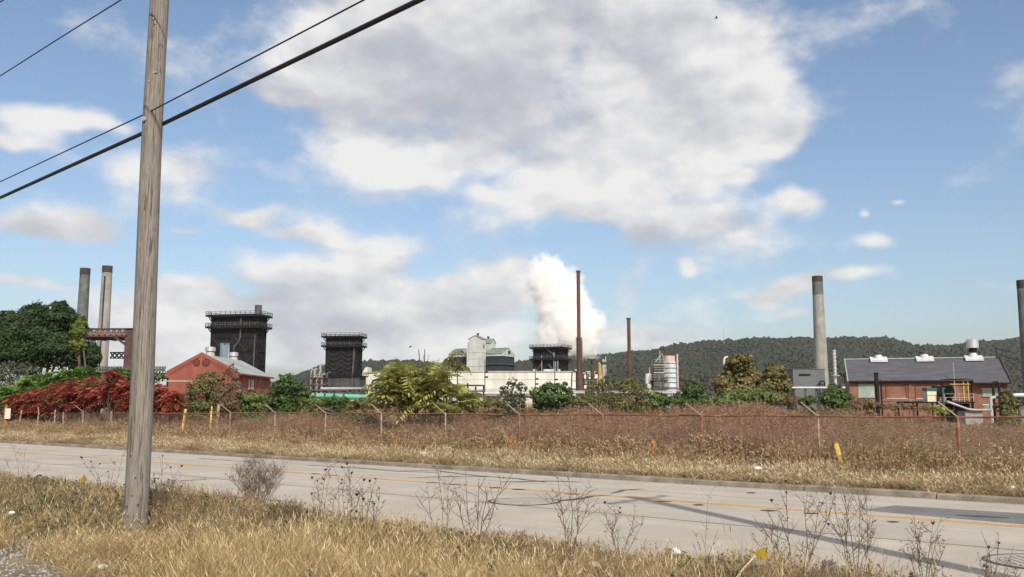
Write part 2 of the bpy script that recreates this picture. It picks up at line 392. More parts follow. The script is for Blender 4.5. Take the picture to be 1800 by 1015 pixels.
def roadmat():
    m = bpy.data.materials.new('worn_concrete'); m.use_nodes = True; nt = m.node_tree; b = nt.nodes['Principled BSDF']
    pos = nd(nt, 'ShaderNodeNewGeometry').outputs['Position']
    mp = nd(nt, 'ShaderNodeMapping'); mp.vector_type = 'POINT'; mp.inputs['Rotation'].default_value = (0, 0, -TH)   # x across, y along the road
    nt.links.new(pos, mp.inputs['Vector'])
    v = mp.outputs[0]
    base = ramp(nt, noise(nt, v, 0.5, 7, 0.6).outputs['Fac'], [(0.3, (0.365, 0.322, 0.262)), (0.7, (0.475, 0.425, 0.352))])
    st = noise(nt, vmth(nt, 'MULTIPLY', v, (2.2, 0.05, 1)), 1.0, 5, 0.6).outputs['Fac']
    base = mix(nt, ramp(nt, st, [(0.52, 0.0), (0.75, 0.45)]), base, (0.29, 0.265, 0.23))
    sx_ = nd(nt, 'ShaderNodeSeparateXYZ'); nt.links.new(v, sx_.inputs[0])
    trk = mth(nt, 'MULTIPLY_ADD', mth(nt, 'SINE', mth(nt, 'MULTIPLY_ADD', sx_.outputs[0], 3.42, 0.6)), 0.5, 0.5)        # polished wheel tracks
    trn = noise(nt, vmth(nt, 'MULTIPLY', v, (1.2, 0.12, 1)), 1.0, 5, 0.65).outputs['Fac']
    base = mix(nt, mth(nt, 'MULTIPLY', mth(nt, 'POWER', trk, 2.0), ramp(nt, trn, [(0.35, 0.0), (0.7, 0.42)])), base, (0.27, 0.245, 0.215))
    oil = ramp(nt, noise(nt, v, 1.7, 5, 0.6).outputs['Fac'], [(0.66, 0.0), (0.74, 0.45)])
    base = mix(nt, oil, base, (0.20, 0.185, 0.165))
    sp = noise(nt, vmth(nt, 'MULTIPLY', v, (9, 1.6, 1)), 1.0, 4, 0.65).outputs['Fac']
    base = mix(nt, ramp(nt, sp, [(0.66, 0.0), (0.74, 0.6)]), base, (0.20, 0.185, 0.165))
    fine = ramp(nt, noise(nt, pos, 60, 3, 0.7).outputs['Fac'], [(0.3, (0.82, 0.82, 0.82)), (0.7, (1.1, 1.1, 1.1))])
    nt.links.new(mix(nt, 1.0, base, fine, 'MULTIPLY'), b.inputs['Base Color']); b.inputs['Roughness'].default_value = 0.85
    bn = nd(nt, 'ShaderNodeBump'); bn.inputs['Strength'].default_value = 0.25; bn.inputs['Distance'].default_value = 0.01
    nt.links.new(noise(nt, pos, 90, 3, 0.7).outputs['Fac'], bn.inputs['Height']); nt.links.new(bn.outputs[0], b.inputs['Normal'])
    return m
def strip(name, mat, s0, s1, edge0, edge1, z, parent=None, step=1.0, kind=None):
    """flat strip along the road; edges may be functions of s"""
    sv = np.arange(s0, s1 + step*0.5, step); mb = MB()
    e0 = edge0 if callable(edge0) else (lambda s: edge0); e1 = edge1 if callable(edge1) else (lambda s: edge1)
    V = []; Fc = []
    for i, s in enumerate(sv):
        V += [ST(s, e0(s), z), ST(s, e1(s), z)]
        if i: Fc.append((2*i-2, 2*i-1, 2*i+1, 2*i))
    mb.add(V, Fc); return mb.build(name, mat, parent, kind=kind)
road = strip('road', roadmat(), -260, 700, lambda s: T_NEAR + 0.12*math.sin(s*0.9) + 0.07*math.sin(s*3.1), T_FAR + 0.02, 0.0, step=0.5, kind='structure')
BASE[road] = Vector((0, 0, 0))
m_tar_shade = pmat('tar_and_shade_grey', two((0.075, 0.073, 0.072)), 3, 0.7)
m_yel = pmat('worn_yellow_paint', [(0.3, (0.42, 0.27, 0.09)), (0.5, (0.62, 0.34, 0.06)), (0.75, (0.66, 0.40, 0.09))], 2.5, 0.7, rust=((0.42, 0.38, 0.32), 0.56, 0.66, 2.2))
m_asph = pmat('asphalt_patch_grey', two((0.165, 0.16, 0.155), 0.2), 1.2, 0.9, bump=0.3, bscale=50)
m_joint = pmat('dark_joint_filler', two((0.13, 0.125, 0.12)), 2, 0.9)
for t in (T_YEL - 0.09, T_YEL + 0.10): strip('centre_line', m_yel, -200, 500, t - 0.05, t + 0.05, 0.004, road, 5)
jit = lambda a, k, ph: (lambda s: a + 0.018*math.sin(s*k + ph) + 0.012*math.sin(s*2.7*k))
strip('lane_joint', m_joint, -100, 300, jit(T_JOINT - 0.018, 0.8, 0), jit(T_JOINT + 0.018, 0.8, 0.3), 0.004, road, 0.7)
strip('lane_joint', m_joint, -100, 300, jit(19.2, 0.7, 1), jit(19.226, 0.7, 1.2), 0.004, road, 0.7)
def crack_and_shade(pts, w, name='tar_crack_and_shade', jitter=0.03, z=0.007):
    pp = [G(x, y) for x, y in pts]; mb = MB(); L = []
    for a, b in zip(pp[:-1], pp[1:]):
        n = max(1, int((b-a).length / 0.35)); L += [a.lerp(b, k/n) for k in range(n)]
    L.append(pp[-1]); V = []; Fc = []
    for i, p in enumerate(L):
        d = (L[min(i+1, len(L)-1)] - L[max(i-1, 0)]); u = Vector((-d.y, d.x, 0)).normalized()
        c = p + u*random.uniform(-jitter, jitter); ww = w*random.uniform(0.6, 1.3) * (0.35 if i in (0, len(L)-1) else 1)
        V += [c - u*ww/2 + Vector((0, 0, z)), c + u*ww/2 + Vector((0, 0, z))]
        if i: Fc.append((2*i-2, 2*i-1, 2*i+1, 2*i))
    return mb.add(V, Fc).build(name, m_tar_shade, road)
crack_and_shade([(975, 882), (1015, 878), (1040, 873), (1075, 871)], 0.16); crack_and_shade([(846, 882), (880, 886)], 0.09)
crack_and_shade([(540, 818), (640, 824), (700, 829), (770, 831)], 0.12); crack_and_shade([(690, 829), (760, 827), (840, 837), (910, 842), (960, 848)], 0.11)
crack_and_shade([(720, 841), (790, 838), (860, 839)], 0.14); crack_and_shade([(880, 848), (960, 846), (1020, 848)], 0.16); crack_and_shade([(1075, 868), (1095, 862), (1130, 860)], 0.12)  # middle streak: shadow of the second pole's top, laid on as dark colour
crack_and_shade([(345, 806), (400, 810), (470, 815)], 0.10); crack_and_shade([(45, 808), (110, 807), (190, 801)], 0.05); crack_and_shade([(70, 818), (160, 816), (215, 814)], 0.05)
for k, (x, y, l) in enumerate([(870, 858, 20), (912, 861, 24), (1006, 869, 30), (1168, 882, 26), (1228, 888, 18), (1352, 898, 30), (1425, 903, 26), (760, 849, 22), (800, 852, 18), (555, 833, 14), (585, 836, 12), (1320, 867, 16), (1570, 918, 20)]):
    crack_and_shade([(x-l/2, y-0.4), (x, y), (x+l/2, y+0.4)], 0.30, 'spalled_patch', 0.02)
pa = [G(1515, 897), G(1573, 889), G(1830, 905), G(1830, 925)]
MB().add([p + Vector((0, 0, 0.004)) for p in pa], [(0, 1, 2, 3)]).build('asphalt_patch', m_asph, road)
crack_and_shade([(1680, 906), (1720, 908), (1775, 911)], 0.30, 'tar_patch', 0.02, 0.010)
m_iron = pmat('cast_iron', two((0.16, 0.15, 0.145)), 6, 0.6, 0.6, rust=((0.20, 0.13, 0.09), 0.55, 0.7, 5))
m_worn = pmat('worn_iron_dusty', two((0.34, 0.31, 0.265), 0.2), 5, 0.85)
def manhole(px, py, label, r=0.42):
    c = G(px, py); t = thing('manhole_cover', label, 'manhole cover', c, 'manhole covers in the road')
    def ring(r0, r1, z): 
        n = 28; V = []; 
        for k in range(n):
            a = 2*math.pi*k/n; w = 1 + 0.03*math.sin(3*a)
            V += [c + Vector((math.cos(a)*r0, math.sin(a)*r0, z)), c + Vector((math.cos(a)*r1*w, math.sin(a)*r1*w, z))]
        return MB().add(V, [(2*k, 2*k+1, 2*((k+1) % n)+1, 2*((k+1) % n)) for k in range(n)])
    ring(r*1.10, r*1.21, 0.008).build('tar_ring', m_tar_shade, t)
    ring(r*0.92, r*1.09, 0.009).build('frame', m_worn, t)
    lid = MB().cyl(c + Vector((0, 0, 0.001)), c + Vector((0, 0, 0.012)), r*0.9, n=28).build('lid', m_worn, t)
    for k in range(-4, 5):
        h = math.sqrt(max(0.02, 0.8**2 - (k*0.19)**2))*r
        MB().box(c.x + k*0.19*r - 0.022, c.x + k*0.19*r + 0.022, c.y - h, c.y + h, 0.0125, 0.02).build('rib', m_worn, lid)
manhole(922, 882, 'iron manhole cover ringed with tar in the middle of the road', 0.66)
manhole(1842, 990, 'manhole with dark tar ring at the right edge of the road', 0.62)

m_kerb = pmat('kerb_concrete', [(0.3, (0.13, 0.105, 0.08)), (0.5, (0.21, 0.175, 0.135)), (0.7, (0.30, 0.26, 0.21))], 1.6, 0.9, bump=0.4, bscale=12)
kerb = MB().box(0, 0.01, 0, 0.01, -0.3, -0.29).build('kerb', m_kerb, None, kind='structure')
L_K = 2.97
kp = MB(Matrix(((RD[0], RN[0], 0, 0), (RD[1], RN[1], 0, 0), (0, 0, 1, 0), (0, 0, 0, 1))))
kp.prism([(0.0, -0.05), (0.02, 0.11), (0.05, 0.135), (0.24, 0.14), (0.26, -0.05)], 0, 0, L_K)
k0 = kp.build('kerb_section', m_kerb, kerb)
for k in range(-8, 46):
    o = k0 if k == -8 else k0.copy()
    if k != -8: C.objects.link(o); o.parent = kerb
    o.location = ST(k*3.0, T_FAR + 0.03 + random.uniform(-0.012, 0.012), random.uniform(-0.012, 0.008))
    o.rotation_euler = (0, 0, random.uniform(-0.004, 0.004))

# ---- wooded hills
RIDGE = [(-900,692),(0,690),(330,689),(430,680),(480,668),(515,657),(560,641),(640,632),(700,632),(780,634),(830,626),(900,633),(960,629),(1000,626),(1060,617),(1150,609),(1200,601),
         (1260,595),(1320,593),(1400,591),(1450,587),(1500,588),(1560,595),(1620,606),(1660,601),(1700,597),(1760,595),(1800,591),(2000,586),(2300,600),(2900,640)]
rx = np.array([p[0] for p in RIDGE], float); ry = np.array([p[1] for p in RIDGE], float)
def hillz(px, D):
    top = np.interp(px, rx, ry) + 9 + 1.5*np.sin(px*0.031) + 1.0*np.sin(px*0.083+1)
    hr = np.array(2 + 1500*(716 - top)/F)
    k = np.clip((D - 880)/620, 0, 1); back = np.clip((D - 1500)/900, 0, 1)
    shape = (k**0.9) * (1 - 0.10*np.sin(k*math.pi)*np.sin(px*0.017)) * (1 - 0.8*back**1.5)
    return hr * shape - 0.5
pxs = np.linspace(-900, 2900, 260); Ds = np.concatenate([np.linspace(870, 1500, 22), np.linspace(1560, 2400, 8)])
PX, DD = np.meshgrid(pxs, Ds, indexing='ij'); HZ = hillz(PX, DD)
vv = np.stack([(PX-900)/F*DD, DD, HZ], -1).reshape(-1, 3); ni, nj = len(pxs), len(Ds)
ii, jj = np.meshgrid(np.arange(ni-1), np.arange(nj-1), indexing='ij'); q0 = (ii*nj + jj).ravel()
hme = np_mesh('hills', vv, np.stack([q0, q0+nj, q0+nj+1, q0+1], 1)); hme.shade_smooth()
m_hill = pmat('hill_soil', [(0.35, (0.035, 0.034, 0.022)), (0.5, (0.07, 0.055, 0.04)), (0.68, (0.14, 0.11, 0.09))], 0.02, 0.95)
tag(mesh_obj('hills', hme, m_hill), kind='structure')
def lump(g, sub=2):
    import bmesh
    b = bmesh.new(); bmesh.ops.create_icosphere(b, subdivisions=sub, radius=1.0)
    ph = g.random(6)*6
    V = np.array([v.co[:] for v in b.verts]); Fc = np.array([[v.index for v in f.verts] for f in b.faces]); b.free()
    d = 1 + 0.16*np.sin(4*V[:, 0]+ph[0])*np.sin(4*V[:, 1]+ph[1]) + 0.14*np.sin(6*V[:, 2]+ph[2]+3*V[:, 0]) + g.normal(size=len(V))*0.13
    V = V*d[:, None]; V[:, 2] = V[:, 2]*0.95 + 0.75
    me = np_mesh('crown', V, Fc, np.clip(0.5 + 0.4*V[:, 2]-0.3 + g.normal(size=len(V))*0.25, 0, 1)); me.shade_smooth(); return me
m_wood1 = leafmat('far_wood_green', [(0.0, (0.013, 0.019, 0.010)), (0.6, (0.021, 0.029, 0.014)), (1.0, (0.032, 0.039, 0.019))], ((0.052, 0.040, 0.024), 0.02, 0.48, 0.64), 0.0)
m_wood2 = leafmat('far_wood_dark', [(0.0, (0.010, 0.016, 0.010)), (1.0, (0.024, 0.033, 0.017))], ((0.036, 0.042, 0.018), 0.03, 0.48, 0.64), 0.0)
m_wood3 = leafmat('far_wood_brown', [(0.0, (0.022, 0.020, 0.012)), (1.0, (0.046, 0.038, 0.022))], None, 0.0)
g = np.random.default_rng(11); N = 46000
hp = g.uniform(440, 2150, N); hD = 890 + 640*g.random(N)**0.85
hz = hillz(hp, hD); keep = (hz > 3)
frac = (hD-880)/620
keep &= ~((frac < 0.16) & (g.random(N) < 0.35)) & ~((np.abs(hp-1240) < 60) & (frac < 0.30) & (frac > 0.08) & (g.random(N) < 0.8))
hp, hD, hz, frac = hp[keep], hD[keep], hz[keep], frac[keep]; n = len(hp)
sc = ((1.8 + 3.6*g.random(n)**2)*(0.8 + 0.45*np.sin(hp*0.021)*np.sin(hD*0.013)))[:, None]*np.stack([np.ones(n), np.ones(n), 0.72+0.4*g.random(n)], 1)
pt_ = np.sin(hp*0.013 + 1)*np.sin(hD*0.011) + 0.6*np.sin(hp*0.037)*np.sin(hD*0.023 + 2)
hi = np.where(g.random(n) < np.clip(0.06 + 0.30*(pt_ > 0.25) + 0.35*(frac < 0.30), 0, 0.8), 4 + g.integers(0, 2, n), g.integers(0, 4, n))
tag(scatter('hill_woodland', np.stack([(hp-900)/F*hD, hD, hz], 1), np.stack([np.zeros(n), np.zeros(n), g.random(n)*6.28], 1), sc, hi,
    [(lump(g), m_wood1), (lump(g), m_wood2), (lump(g), m_wood1), (lump(g), m_wood2), (lump(g), m_wood3), (lump(g), m_wood3)]),
    'dark wooded ridge rising behind the works', 'woodland', kind='stuff')

# ------------------------------------------------------------------ utility pole and cables
def woodmat():
    m = bpy.data.materials.new('weathered_pole_wood'); m.use_nodes = True; nt = m.node_tree; b = nt.nodes['Principled BSDF']
    pos = nd(nt, 'ShaderNodeTexCoord').outputs['Object']
    v = vmth(nt, 'MULTIPLY', pos, (1, 1, 0.045))
    n1 = noise(nt, v, 60, 6, 0.65, 0.3).outputs['Fac']; n2 = noise(nt, v, 120, 4, 0.7).outputs['Fac']
    c = ramp(nt, n1, [(0.25, (0.135, 0.115, 0.10)), (0.42, (0.215, 0.19, 0.166)), (0.58, (0.265, 0.24, 0.213)), (0.78, (0.33, 0.302, 0.27))])
    cr = noise(nt, vmth(nt, 'MULTIPLY', pos, (1, 1, 0.02)), 20, 3, 0.5, 0.6).outputs['Fac']
    crk = ramp(nt, cr, [(0.488, 0.0), (0.497, 0.9), (0.503, 0.9), (0.512, 0.0)])
    c = mix(nt, crk, c, (0.07, 0.055, 0.045))
    kn = ramp(nt, noise(nt, vmth(nt, 'MULTIPLY', pos, (1, 1, 0.4)), 9, 3, 0.6, 0.5).outputs['Fac'], [(0.68, 0.0), (0.74, 0.8)])
    c = mix(nt, kn, c, (0.09, 0.07, 0.055))
    c = mix(nt, 1.0, c, ramp(nt, n2, [(0.3, (0.75, 0.75, 0.75)), (0.7, (1.12, 1.12, 1.12))]), 'MULTIPLY')
    nt.links.new(c, b.inputs['Base Color']); b.inputs['Roughness'].default_value = 0.9; b.inputs['Specular IOR Level'].default_value = 0.15
    bn = nd(nt, 'ShaderNodeBump'); bn.inputs['Strength'].default_value = 0.9; bn.inputs['Distance'].default_value = 0.012
    hgt = mth(nt, 'SUBTRACT', mth(nt, 'ADD', n1, mth(nt, 'MULTIPLY', n2, 0.5)), mth(nt, 'MULTIPLY', crk, 1.2))
    nt.links.new(hgt, bn.inputs['Height']); nt.links.new(bn.outputs[0], b.inputs['Normal'])
    return m
m_pole = woodmat()
m_galv = pmat('galvanised_steel', two((0.33, 0.34, 0.35), 0.15), 4, 0.5, 0.7)
m_black = pmat('black_cable_sheath', two((0.018, 0.018, 0.020), 0.2), 3, 0.6)
m_porc = pmat('brown_porcelain', two((0.10, 0.05, 0.035)), 3, 0.25)
def utility_pole(base, top, h, r0, r1, label, arm_dir, detail=True):
    t = thing('utility_pole', label, 'utility pole', base)
    b = Vector(base); tp = Vector(top); pr = []
    for k in range(25):
        f = k/24; pr.append((b.lerp(tp, f) + Vector((0.012*math.sin(f*9), 0.012*math.cos(f*7), 0)) + Vector((0, 0, -0.4 if k == 0 else 0)), r0 + (r1-r0)*f))
    shaft = MB().rings(pr, 20).build('shaft', m_pole, t, smooth=True)
    ad = Vector(arm_dir).normalized(); c = b.lerp(tp, 0.945); off = Vector((-ad.y, ad.x, 0))*(r1 + 0.05)
    arm = MB().bar(c - ad*1.2 + off, c + ad*1.2 + off, 0.09, 0.12).build('crossarm', m_pole, t)
    for k in (-1.1, -0.45, 0.45, 1.1):
        q = c + ad*k + off
        MB().rings([(q + Vector((0, 0, 0.06)), 0.03), (q + Vector((0, 0, 0.12)), 0.06), (q + Vector((0, 0, 0.17)), 0.035), (q + Vector((0, 0, 0.22)), 0.055), (q + Vector((0, 0, 0.26)), 0.03)], 10).build('insulator', m_porc, arm, smooth=True)
    for k in (-1, 1): MB().bar(c + off + ad*0.8*k, b.lerp(tp, 0.88) + off, 0.03).build('brace', m_galv, t)
    return t, shaft
pb = G(236, 942, 0.24); PD = pb.y
ptop = P(281, -260, PD - 0.0)
pole, shaft = utility_pole((pb.x, pb.y, 0.2), (P(280.5, 0, PD).x + (P(280.5, 0, PD).x - pb.x)*0.45, PD, P(280.5, 0, PD).z + 3.2), 0, 0.165, 0.122,
    'tall grey weathered wooden pole standing in the grass at left', (RN[0], RN[1], 0))
for (x, y) in ((268, 190), (276, 40), (279, 48), (281, 133), (277, 134), (269, 149), (238, 800), (246, 838), (240, 870), (250, 885), (233, 905), (226, 850), (231, 888), (243, 915)):
    q = P(x, y, PD); q.y = PD - 0.135 - 0.018*(y/900) - 0.012
    MB().cyl(q + Vector((0, 0.03, 0)), q, 0.009 if y > 700 else 0.014, n=6).build('nail', m_galv if y < 700 else m_tar_shade, shaft)
q = P(259, 196, PD - 0.05)
MB().box(q.x - 0.05, q.x + 0.03, q.y - 0.03, q.y + 0.05, q.z - 0.04, q.z + 0.05).build('cable_clamp', m_galv, pole)
q = P(270, 226, PD + 0.15)
MB().bar((q.x - 0.02, PD - 0.17, q.z + 0.05), (q.x - 0.02, PD + 0.26, q.z + 0.05), 0.022).build('through_bolt', m_galv, pole)
MB().cyl((q.x - 0.02, PD - 0.165, q.z + 0.05), (q.x - 0.02, PD - 0.15, q.z + 0.05), 0.035, n=6).build('washer', m_galv, pole)
MB().box(q.x - 0.05, q.x + 0.01, PD + 0.18, PD + 0.26, q.z - 0.05, q.z + 0.10).build('suspension_clamp', m_galv, pole)
# cables: run past the pole and on, up over the camera's left shoulder
def cable(pa, pq, pb_, dq, r, label, ext0=70, ext1=30, name='overhead_cable'):
    Q = P(pq[0], pq[1], dq); dr = Vector((-0.73, 0.683, 0))
    def on(px, py):
        rr = ray(px, py); u = rr.x/rr.y; k = (u*Q.y - Q.x)/(dr.x - u*dr.y); D = Q.y + k*dr.y; return P(px, py, D)
    A, B = on(*pa), on(*pb_)
    fa, fb = (A - Q), (B - Q); pts = [A + fa.normalized()*ext0 + Vector((0, 0, 1.6)), A + fa.normalized()*ext0*0.5 + Vector((0, 0, 0.25))]
    for k in range(8): pts.append(A.lerp(Q, k/8))
    for k in range(9): pts.append(Q.lerp(B, k/8))
    pts += [B + fb.normalized()*ext1*0.5 + Vector((0, 0, 0.1)), B + fb.normalized()*ext1 + Vector((0, 0, 0.5))]
    return MB().tube(pts, r, 8).build(name, m_black, None, smooth=True, label=label, cat='cable', group='overhead cables on the pole')
cable((0, 348), (270, 226), (738, 0), PD + 0.22, 0.030, 'thick black cable crossing behind the wooden pole, the lowest of the cables')
cable((0, 320), (259, 199), (640, 0), PD - 0.06, 0.010, 'thin black cable clamped to the pole just above the thick cable')
cable((0, 134), (110, 64), (213, 0), PD + 1.7, 0.010, 'thin upper cable crossing the sky in the top left corner')
cable((0, 4), (-60, 42), (6, 0), PD + 2.5, 0.009, 'short bit of topmost wire at the extreme top left corner')
sb = Vector((7.39, 6.47, 0.2))
utility_pole(sb, sb + Vector((0, 0, 12.6)), 0, 0.19, 0.16, 'second wooden pole beside the road, right of the view, casting the shadow on it', (RN[0], RN[1], 0))

# ------------------------------------------------------------------ chain-link fence
m_fpost = pmat('peeling_fence_post', [(0.35, (0.16, 0.085, 0.06)), (0.5, (0.28, 0.20, 0.155)), (0.68, (0.42, 0.35, 0.29))], 9, 0.8, stretch=(1, 1, 0.6))
m_frust = pmat('rusty_fence_steel', [(0.3, (0.12, 0.055, 0.035)), (0.55, (0.24, 0.11, 0.065)), (0.75, (0.36, 0.20, 0.14))], 5, 0.85)
m_frail = pmat('red_rust_rail', [(0.3, (0.11, 0.045, 0.035)), (0.55, (0.22, 0.09, 0.065)), (0.75, (0.34, 0.20, 0.16))], 3, 0.8)
m_wire = pmat('chain_link_wire', two((0.22, 0.155, 0.12), 0.3), 2, 0.7, 0.2)
m_ypost = pmat('flaking_yellow_paint', [(0.38, (0.22, 0.12, 0.05)), (0.50, (0.48, 0.31, 0.07)), (0.72, (0.62, 0.44, 0.13))], 7, 0.7)
m_opost = pmat('flaking_orange_paint', [(0.42, (0.12, 0.05, 0.03)), (0.52, (0.36, 0.15, 0.04)), (0.72, (0.52, 0.28, 0.08))], 9, 0.7)
def fence_s(px):                 # where the line of sight through this pixel column meets the fence line
    rr = ray(px, 760); u = rr.x/rr.y; y = T_FENCE/(u*RN[0] + RN[1]); return to_st(u*y, y)[0]
S0, SP = 6.7, 3.8
fence = thing('chain_link_fence', 'long rusty chain-link fence with angled barbed-wire arms along the far verge', 'fence', ST(S0, T_FENCE, 0))
FH = 1.74
def fence_bay(par, s0, s1, h, rail, z0=0.05, bw=True):
    a, b = ST(s0, T_FENCE, h), ST(s1, T_FENCE, h)
    n = 6; pts = [a.lerp(b, k/n) + Vector((0, 0, 0.015*math.sin(k*1.3+s0) if 0 < k < n else 0)) for k in range(n+1)]
    if rail is not None: MB().tube(pts, 0.024, 6).build('top_rail', rail, par)
    if bw:
        pts = [ST(s0 + (s1-s0)*k/8, T_FENCE - 0.02, 0.42 + 0.02*math.sin(k+s0)) for k in range(9)]
        MB().tube(pts, 0.009, 4).build('tension_wire', m_frust, par)
    mb = MB(); L = s1 - s0; sp = 0.078; w = 0.0028
    H = h - z0; V = []; Fc = []
    for sgn in (1, -1):
        c = -H
        while c < L + H:
            # s = c + sgn-slope
            pa, pb2 = (c, z0), (c + H, h)
            if sgn < 0: pa, pb2 = (c, h), (c + H, z0)
            q = []
            for f in np.linspace(0, 1, 2):
                q.append((pa[0] + (pb2[0]-pa[0])*f, pa[1] + (pb2[1]-pa[1])*f))
            (x0, y0), (x1, y1) = q
            if x1 > 0 and x0 < L:
                if x0 < 0: y0 += (y1-y0)*(-x0)/(x1-x0); x0 = 0
                if x1 > L: y1 -= (y1-y0)*(x1-L)/(x1-x0); x1 = L
                if x1 - x0 > 0.01:
                    k = len(V); o = 0.006*sgn
                    for (xx, yy) in ((x0, y0), (x1, y1)):
                        V += [ST(s0+xx, T_FENCE+o-w, yy-w), ST(s0+xx, T_FENCE+o+w, yy-w), ST(s0+xx, T_FENCE+o, yy+w)]
                    Fc += [(k, k+1, k+4, k+3), (k+1, k+2, k+5, k+4), (k+2, k, k+3, k+5)]
            c += sp
    mb.add(V, Fc); p = mb.build('mesh_panel', m_wire, par, fix=False); p['kind'] = 'stuff'
m_arm = pmat('bleached_arm_steel', two((0.31, 0.235, 0.185), 0.3), 9, 0.8)
def fence_post(par, s, h, mat, arm=True, lean=(0, 0), r=0.034, ang=0.0):
    b = ST(s, T_FENCE, -0.1); tp = ST(s, T_FENCE, h + 0.03) + Vector((lean[0], lean[1], 0))
    p = MB().rings([(b, r), (tp, r), (tp + Vector((0, 0, 0.02)), r*0.5)], 10).build('post', mat, par, smooth=True)
    if arm:
        d = Vector((RD[0]*0.62 - RN[0]*0.5, RD[1]*0.62 - RN[1]*0.5, 0.62))*0.62
        d.rotate(Euler((0, 0, ang)))
        MB().bar(tp + Vector((0, 0, -0.03)), tp + d, 0.042, 0.03).build('barb_arm', m_arm, p)
    return p
sp_list = [S0 + SP*i for i in range(-2, 10)]
for i, s in enumerate(sp_list):
    fence_post(fence, s, FH, [m_frust, m_frust, m_frust, m_fpost, m_frust, m_frust, m_frust, m_fpost, m_fpost, m_fpost, m_fpost, m_fpost][i], True, (random.uniform(-.03, .03), random.uniform(-.03, .03)), ang=random.uniform(-0.25, 0.25))
    if i: fence_bay(fence, sp_list[i-1], s, FH, m_frail if i < 6 else m_frust)
fence['label'] = 'long rusty chain-link fence with angled barbed-wire arms along the far verge'
for k, (px, lab, m_, r, h, ln) in enumerate([(319, 'leaning yellow steel gate post, left of the wooden gate post', m_ypost, 0.085, 1.98, (0.22, 0.0)), (370, 'slim yellow gate post touching the grey post', m_ypost, 0.05, 2.12, (0.05, 0.02)), (375.5, 'grey weathered gate post beside the slim yellow one', m_fpost, 0.085, 2.2, (0.10, 0))]):
    s = fence_s(px); b = ST(s, T_FENCE + (0.12 if k == 2 else -0.05), -0.1); tp = b + Vector((ln[0], ln[1], h))
    MB().rings([(b, r), (tp, r*0.92), (tp + Vector((0, 0, 0.05)), r*0.4)], 12).build('gate_post', m_, None, smooth=True, loc=b, label=lab, cat='post')
lf = thing('old_fence', 'broken old fence with leaning pale posts below the red sumac', 'fence', ST(fence_s(150), T_FENCE, 0))
sl = [fence_s(x) for x in (405, 372, 320, 262, 200, 188, 146, 112, 95, 63, 30, -20, -80)]
for i, s in enumerate(sl):
    if i not in (0, 1, 2): fence_post(lf, s, 1.72 + random.uniform(-0.15, 0.22), m_fpost, i in (6, 9), (random.uniform(-.22, .22), random.uniform(-.05, .05)), 0.05, random.uniform(-1, 1))
    if 0 < i < 9: fence_bay(lf, sl[i-1] + 0.02, s, 1.68, m_frust if i < 5 else None, bw=False)
b = ST(fence_s(12), T_FENCE - 0.15, -0.1)
sg = thing('sign_post', 'small white sign board on a rusty orange post at the far left edge', 'sign', b)
MB().rings([(b, 0.13), (b + Vector((0, 0, 2.1)), 0.12), (b + Vector((0, 0, 2.25)), 0.06)], 10).build('post', m_opost, sg, smooth=True)
m_white = pmat('dirty_white_paint', two((0.62, 0.60, 0.55), 0.15), 2, 0.7, rust=((0.40, 0.34, 0.28), 0.58, 0.75, 3))
MB().box(b.x + 0.05, b.x + 0.42, b.y - 0.20, b.y - 0.17, 1.22, 1.92).build('board', m_white, sg)
for k, (px, py, h, r, ln, lab) in enumerate([(533, 786, 0.55, 0.05, (0, 0), 'short orange stub post in the verge, leftmost of the bollards'),
        (697, 790, 0.62, 0.07, (0, 0), 'orange and rust bollard by the fence, below the big yellow-green shrub'), (897, 802, 0.75, 0.08, (0.02, 0), 'rusty orange bollard near the middle of the fence'),
        (1149, 816, 0.80, 0.09, (-0.02, 0), 'tall flaking orange bollard with a rusty cap by the fence'), (1488, 845, 0.88, 0.085, (-0.24, 0.1), 'leaning yellow bollard half hidden in weeds at right')]):
    u = ray(px, py); uu = u.x/u.y; y = (T_FENCE - 0.8)/(uu*RN[0] + RN[1]); b = Vector((uu*y, y, 0.0)); tp = b + Vector((ln[0], ln[1], h + 0.13))
    t = thing('bollard', lab, 'bollard', b, 'bollards along the fence')
    MB().rings([(b + Vector((0, 0, -0.1)), r), (tp, r)], 12).build('tube', m_ypost if k == 4 else m_opost, t, smooth=True)
    MB().rings([(tp + Vector((0, 0, 0.001)), r*1.06), (tp + Vector((0, 0, 0.035)), r*1.0), (tp + Vector((0, 0, 0.06)), r*0.5)], 12).build('cap', m_frust, t, smooth=True)

# ------------------------------------------------------------------ the works
m_soot = pmat('sooty_black_steel', [(0.3, (0.007, 0.007, 0.008)), (0.55, (0.013, 0.013, 0.015)), (0.75, (0.026, 0.024, 0.023))], 0.6, 0.85, streak=((0.040, 0.034, 0.030), 0.5, 0.9), spec=0.15)
m_sootl = pmat('sooty_grey_steel', [(0.3, (0.04, 0.04, 0.042)), (0.7, (0.11, 0.11, 0.11))], 0.8, 0.7)
m_conc = pmat('aged_concrete', [(0.3, (0.20, 0.195, 0.18)), (0.55, (0.29, 0.28, 0.26)), (0.75, (0.36, 0.35, 0.32))], 0.25, 0.9, streak=((0.14, 0.12, 0.10), 0.6, 0.7))
m_dconc = pmat('stained_concrete', [(0.3, (0.07, 0.075, 0.075)), (0.6, (0.14, 0.15, 0.15)), (0.8, (0.20, 0.20, 0.20))], 0.5, 0.9, streak=((0.03, 0.03, 0.03), 0.85, 0.8))
m_capd = pmat('dark_chimney_cap', two((0.045, 0.04, 0.042)), 0.6, 0.9, rust=((0.12, 0.05, 0.035), 0.55, 0.68, 0.6))
m_cream = pmat('cream_cladding', [(0.3, (0.50, 0.50, 0.45)), (0.6, (0.60, 0.60, 0.54)), (0.8, (0.66, 0.65, 0.58))], 0.15, 0.8, streak=((0.36, 0.33, 0.28), 0.6, 0.5))
